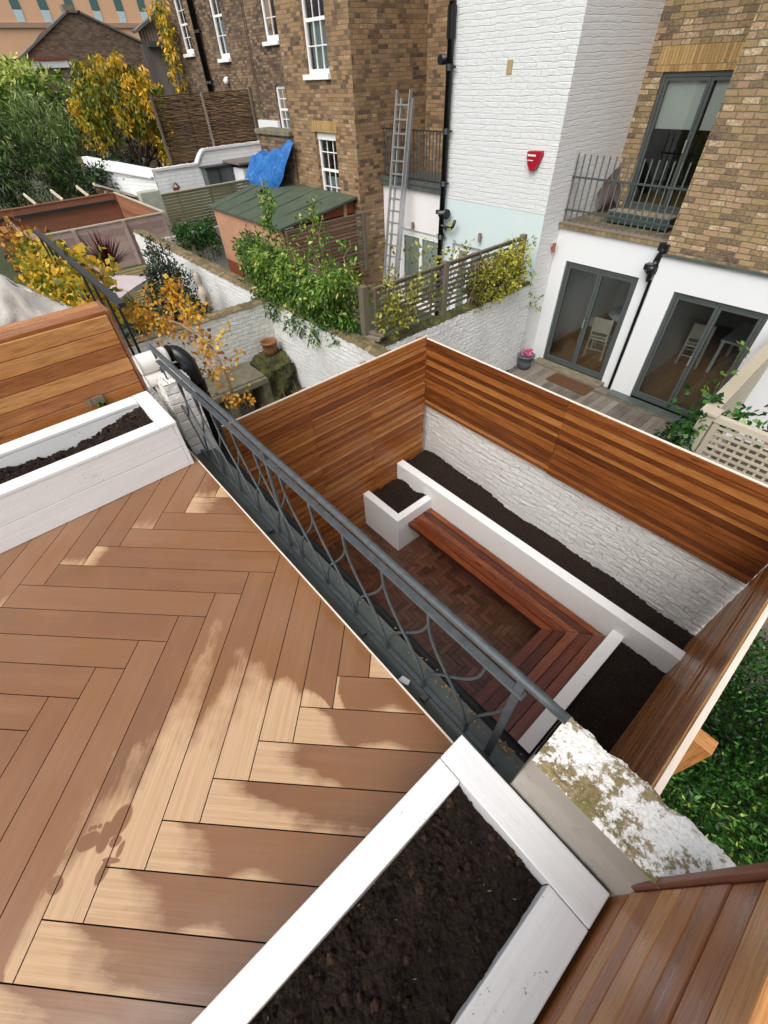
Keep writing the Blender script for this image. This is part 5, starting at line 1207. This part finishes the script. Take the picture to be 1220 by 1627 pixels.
# beige lattice on the right
lt = thing('lattice_fence', 'beige lattice panel with a square post below the right dark doors', 'fence', (0, 5.8, -3.1))
m = MB()
for i in range(16): z = -1.16-.085*i; m.beam((-.72, 5.75, z), (1.9, 5.75, z), .012, .034)
m.build('horizontal_laths', BEIGE, lt)
m = MB()
for i in range(28): x = -.66+.1*i; m.beam((x, 5.765, -2.5), (x, 5.765, -1.1), .03, .012, (0, 1, 0))
m.build('vertical_laths', BEIGE, lt)
m = MB(); m.box(-.76, 1.9, 5.72, 5.80, -1.10, -1.03); m.build('top_rail', BEIGE, lt)
m = MB(); m.box(-.87, -.73, 5.69, 5.83, -3.1, -1.02); m.box(-.71, -.65, 5.73, 5.79, -3.1, -1.11); m.build('post', BEIGE, lt)
m = MB(); m.box(-.90, -.70, 5.66, 5.86, -1.018, -.99); m.build('post_cap', BEIGE, lt)
ls = thing('lattice_fence', 'beige fence with a flat top running from the lattice post back to the house', 'fence', (-.85, 7.4, -3.1))
m = MB(); m.beam((-.84, 5.9, -1.07), (-.93, 9.1, -1.02), .16, .04); m.build('top_rail', BEIGE, ls)
m = MB()
for i in range(9): z = -1.15-.2*i; m.beam((-.83, 5.9, z), (-.9, 9.1, z), .02, .17)
m.build('boards', BEIGE, ls)
f = MB(); s = MB()
for i in range(110):
    y = R_.uniform(5.4, 6.2); clump(f, (-.92+R_.gauss(0, .10), y-.0, R_.uniform(-2.4, -1.0)), (.08, .08, .08), 9, .075, .06, .35+R_.gauss(0, .15))
for i in range(40): clump(f, (-.55+R_.uniform(-.2, 1.5), 6.0+R_.uniform(-.05, .4), R_.uniform(-1.35, -1.0)), (.08, .08, .07), 10, .08, .065, .6+R_.gauss(0, .2))
s.tube([(-.9, 5.7, -3.1), (-.92, 5.65, -2), (-.8, 5.8, -1.1)], .015, 5)
plant('climbing_ivy', 'variegated ivy around the beige lattice post and rail', 'ivy', f, LIVY, s)
f = MB(); s = MB()
for i in range(5):
    y = 6.3+.16*i; z = -1.05+.085*i; s.tube([(-.95, y, z-.1), (-.98, y+.1, z), (-1.0, y+.2, z+.08)], .006, 4)
    for k in range(2): clump(f, (-1.0+R_.gauss(0, .04), y+R_.gauss(0, .05), z+R_.gauss(0, .04)), (.05, .05, .05), 3, .085, .04, .5)
plant('tall_plant', 'tall loose green stems with big leaves in front of the right dark doors', 'plant', f, LG, s)
m = MB(); m.box(-.75, 2.5, 6.0, 9.1, -3.14, -3.05, grain=False); m.build('flower_bed', plain('rusty_bed', '#3d3626', .95, .3, 9), label='bare brown bed behind the beige lattice', cat='flower bed', kind='structure')

# right-hand leafy garden
f = MB()
for i in range(3000):
    x = .58+2.9*R_.random()**1.25; y = R_.uniform(-1.0, 4.4)
    zt = -2.55+.25*math.sin(x*2.3+y)+.2*math.sin(y*2.9+1)+.28*math.sin(x*1.1)*math.sin(y*.8)
    clump(f, (x, y, zt+R_.gauss(0, .07)), (.14, .14, .09), 32, .055, .021, .42+.5*(zt+2.55)+R_.gauss(0, .13), droop=.25, out=.5)
for i in range(5): clump(f, (2.25+R_.gauss(0, .12), 2.55+R_.gauss(0, .12), -2.3), (.1, .1, .06), 16, .08, .045, .97, spread=.05)
f.build('ground_ivy', LIVY, kind='stuff', label='dense dark green leafy ground cover to the right of the patio fence', cat='ivy')

# ---------------------------------------------------------------- far background
gb = thing('gable_building', 'old brown brick building with a shallow gable beyond the trees', 'building', (-37, 9.6, -3))
m = MB(); m.face([(-36, 7.0, -3), (-36, 13.0, -3), (-36, 13.0, 3.5), (-36, 12.35, 3.81), (-36, 10.4, 4.55), (-36, 9.75, 4.55), (-36, 8.1, 3.83), (-36, 7.0, 3.1)]); m.build('gable_wall', GABB, gb)
m = MB(); m.beam((-36.2, 10.3, 4.6), (-36.2, 13.2, 3.48), .6, .08); m.beam((-36.2, 9.8, 4.6), (-36.2, 6.8, 3.05), .6, .08); m.beam((-36.2, 9.75, 4.59), (-36.2, 10.4, 4.59), .6, .08); m.build('roof_edge', SLATE, gb)
m = MB(); m.box(-36.8, -36.3, 9.75, 10.25, 4.5, 4.85, grain=False); m.build('chimney', CONC, gb)
lo = thing('lean_to', 'low white fascia roof against the old gable building', 'lean-to', (-35, 7.6, -3)); m = MB(); m.box(-35.6, -35.0, 6.2, 8.65, 2.62, 2.88); m.build('fascia', RENDH, lo); m = MB(); m.box(-35.7, -34.95, 6.1, 8.7, 2.885, 2.99); m.build('roof', PLYD, lo); m = MB(); m.box(-35.6, -35.1, 6.3, 8.6, -3, 2.61, grain=False); m.build('wall', GABB, lo); m = MB(); m.beam((-34.9, 8.7, 2.8), (-34.9, 9.0, 2.3), .08, .08); m.build('downpipe', RENDH, lo)
gs = thing('clad_building', 'grey timber clad building with a pitched roof beside the dark brick house', 'building', (-31, 12.3, -3))
m = MB(); z = -3
y = 11.3
while y < 14.5: m.face([(-31, y, -3), (-31, y+.14, -3), (-31, y+.14, 3.65+(y-11.16)*.46), (-31, y, 3.65+(y-11.3)*.46)], [(0, y*3), (0, y*3+.14), (6, y*3+.14), (6, y*3)]); y += .15
m.build('cladding', GREYC, gs)
m = MB(); m.beam((-31, 11.1, 3.62), (-31, 14.5, 5.2), .5, .1); m.build('roof_edge', SLATE, gs)
m = MB(); m.box(-30.98, -30.7, 11.5, 12.9, 3.12, 3.3); m.build('lintel', LEAD, gs)
og = thing('office_building', 'long orange office building with slanting glass strips in the far distance', 'building', (-80, 25, -3))
m = MB(); m.box(-90, -80, 8, 60, -3, 22, grain=False); m.build('facade', ORNG, og)
m = MB(); m.box(-80.0, -79.8, 8, 60, 6.55, 6.93, grain=False); m.build('parapet_band', plain('brown_band', '#a58a76'), og)
TEAL = plain('teal_glass', '#4f6f6c', .2, .1); PALEG = plain('pale_glass', '#bcd0d6', .3, .1)
for i in range(9):
    y = 16.3+2.75*i
    m = MB(); m.face([(-79.95, y, 12), (-79.95, y+.9, 12), (-79.95, y+.9, 7.9), (-79.95, y, 7.9)]); m.build('window', TEAL, og)
    m = MB(); m.face([(-79.95, y, 7.85), (-79.95, y+.9, 7.85), (-79.95, y+.8, 6.96), (-79.95, y, 6.96)]); m.build('spandrel', PALEG, og)
ft = thing('flat_roof_building', 'grey low building with roof clutter behind the yellow tree', 'building', (-45, 15, -3)); m = MB(); m.box(-50, -45, 10, 24, -3, 3.9, grain=False); m.build('wall', SLATE, ft); m = MB(); m.blob((-44.5, 13.0, 4.5), (.5, .5, .5), 12, 0); m.build('pink_globe', plain('pink_plastic', '#d98a86', .5), ft)
m = MB(); m.box(-44.9, -44.2, 13.4, 15.0, 3.2, 3.95, grain=False); m.build('roof_plant', DARKB, ft)

# ---------------------------------------------------------------- trees
def tree(label, base, h, r, fol, leafm, dirs=5):
    s = MB(); s.tube([base, (base[0]+.05, base[1], base[2]+h*.5), (base[0]-.05, base[1]+.1, base[2]+h)], [r, r*.8, r*.6], 10)
    for i in range(dirs): branch(s, (base[0], base[1], base[2]+h*R_.uniform(.6, 1)), V(R_.uniform(-1, 1), R_.uniform(-1, 1), .7), h*.45, r*.5, 1)
    xs = thing('tree', label, 'tree', base)
    s.build('trunk', BARK, xs); fol.build('crown', leafm, xs)
f = MB()
for (c, rad, n, tn) in (((-24.5, 2.0, .5), (1.4, 1.9, 2.2), 250, .55), ((-25.5, 4.5, .2), (1.5, 1.25, 2.0), 170, .66), ((-25, .2, 1.2), (1.5, 1.6, 2.0), 170, .66)):
    crown(f, c, rad, n, .30, 40, .26, .035, tn, droop=.7, tv=.16, top=.25)
tree('large feathery green bamboo like tree at the left edge beyond the enclosure', (-24.8, 2.2, -3.1), 3, .16, f, LBAM)
f = MB(); crown(f, (-29.5, 4.6, 1.5), (1.8, 2.6, 1.6), 200, .36, 34, .24, .10, .6, droop=.3, tv=.2, top=.35)
tree('pale green leafy tree between the feathery tree and the gable building', (-29.5, 4.6, -3.1), 4, .16, f, LG)
f = MB(); crown(f, (-22.6, 5.6, -.75), (.8, 1.5, .9), 120, .26, 34, .16, .06, .4, droop=.4)
plant('shrub', 'dark green shrubs under the big tree behind the raw brick wall end', 'shrub', f, LDK)
f = MB()
def yh(p): return (p.z < 1.1 and 6.0 < p.y < 8.0 and p.x > -26.5)
for i in range(230):
    d = rdir(); q = R_.uniform(.6, 1); p = V(-24.4+1.5*d.x*q, 7.35+1.85*d.y*q, 1.3+1.5*d.z*q)
    if yh(p): continue
    tn = .42+R_.gauss(0, .3)+.12*d.z
    n = R_.randint(3, 6)
    for k in range(n): clump(f, p+V(R_.gauss(0, .05), R_.gauss(0, .05), -.16*k), (.17, .17, .12), 16, .17, .075, tn, droop=1.0, out=.4, spread=.12)
for i in range(40): clump(f, (-23.2+R_.gauss(0, .2), R_.uniform(7.9, 8.7), R_.uniform(-.7, .9)), (.2, .2, .2), 20, .15, .07, .45+R_.gauss(0, .25), droop=.8)
tree('golden yellow weeping tree behind the white wall and wicker screen', (-25.2, 7.3, -3.1), 3.2, .16, f, LYEL)
f = MB(); s = MB(); s.tube([(-26, 10.7, -3), (-26, 10.6, 1.5), (-25.9, 10.7, 3.6)], [.08, .06, .03], 6)
for i in range(70): z = R_.uniform(1.7, 4.1); clump(f, (-26.0+R_.gauss(0, .35)*(1.2-.2*z*.5), 10.6+R_.gauss(0, .12), z), (.17, .15, .22), 15, .16, .07, .55+R_.gauss(0, .2), droop=.9)
plant('climbing_vine', 'yellow creeper climbing the far corner of the dark brick house', 'climber', f, LYEL, s)
f = MB()
for i in range(160): clump(f, (R_.uniform(-30, -27.5), R_.uniform(5.8, 10.2), R_.uniform(-2.5, 1.6)), (.35, .35, .35), 16, .2, .09, .0)  # leaves set to the darkest tone, painting in the shade of the tree's hollow
f.build('hedge', LDK, label='dark hedge mass in the shade behind the yellow tree', cat='hedge', kind='stuff')

# ---------------------------------------------------------------- camera and light
cam = bpy.data.cameras.new('camera'); co = bpy.data.objects.new('camera', cam); col.objects.link(co)
Rr = ((.65511291, .75461451, -.03720234), (.52990087, -.49401259, -.68931605), (-.53854632, .43186629, -.72350492))
rt, dn_, fw_ = Vector(Rr[0]), Vector(Rr[1]), Vector(Rr[2])
co.matrix_world = Matrix.Translation((0, 0, 1.98)) @ Matrix((rt, -dn_, -fw_)).transposed().to_4x4()
cam.sensor_fit = 'VERTICAL'; cam.sensor_height = 24; cam.sensor_width = 18; cam.lens = 24*672.0/1627
cam.clip_start = .05; cam.clip_end = 600
scene.camera = co
w = bpy.data.worlds.new('World'); scene.world = w; w.use_nodes = True
nt = w.node_tree; bg = nt.nodes['Background']; sky = nt.nodes.new('ShaderNodeTexSky'); sky.sky_type = 'NISHITA'; sky.sun_disc = False
ELEV, ROT = math.radians(50), math.radians(160)
sky.sun_elevation = ELEV; sky.sun_rotation = ROT; sky.altitude = 0; sky.air_density = 1.0; sky.dust_density = 6.0; sky.ozone_density = 1.0
hs = nt.nodes.new('ShaderNodeHueSaturation'); hs.inputs['Saturation'].default_value = .35
nt.links.new(sky.outputs[0], hs.inputs['Color']); nt.links.new(hs.outputs[0], bg.inputs[0]); bg.inputs[1].default_value = .15
sl = bpy.data.lights.new('sun', 'SUN'); sl.energy = .95; sl.angle = math.radians(60); sl.color = (1, .985, .965)
so = bpy.data.objects.new('sun', sl); col.objects.link(so)
sd_ = V(math.sin(ROT)*math.cos(ELEV), math.cos(ROT)*math.cos(ELEV), math.sin(ELEV))   # direction to the sun
so.rotation_euler = sd_.to_track_quat('Z', 'Y').to_euler()
scene.view_settings.view_transform = 'Standard'; scene.view_settings.look = 'None'; scene.view_settings.exposure = 0.36; scene.view_settings.gamma = 1
scene.cycles.max_bounces = 8; scene.cycles.transparent_max_bounces = 16
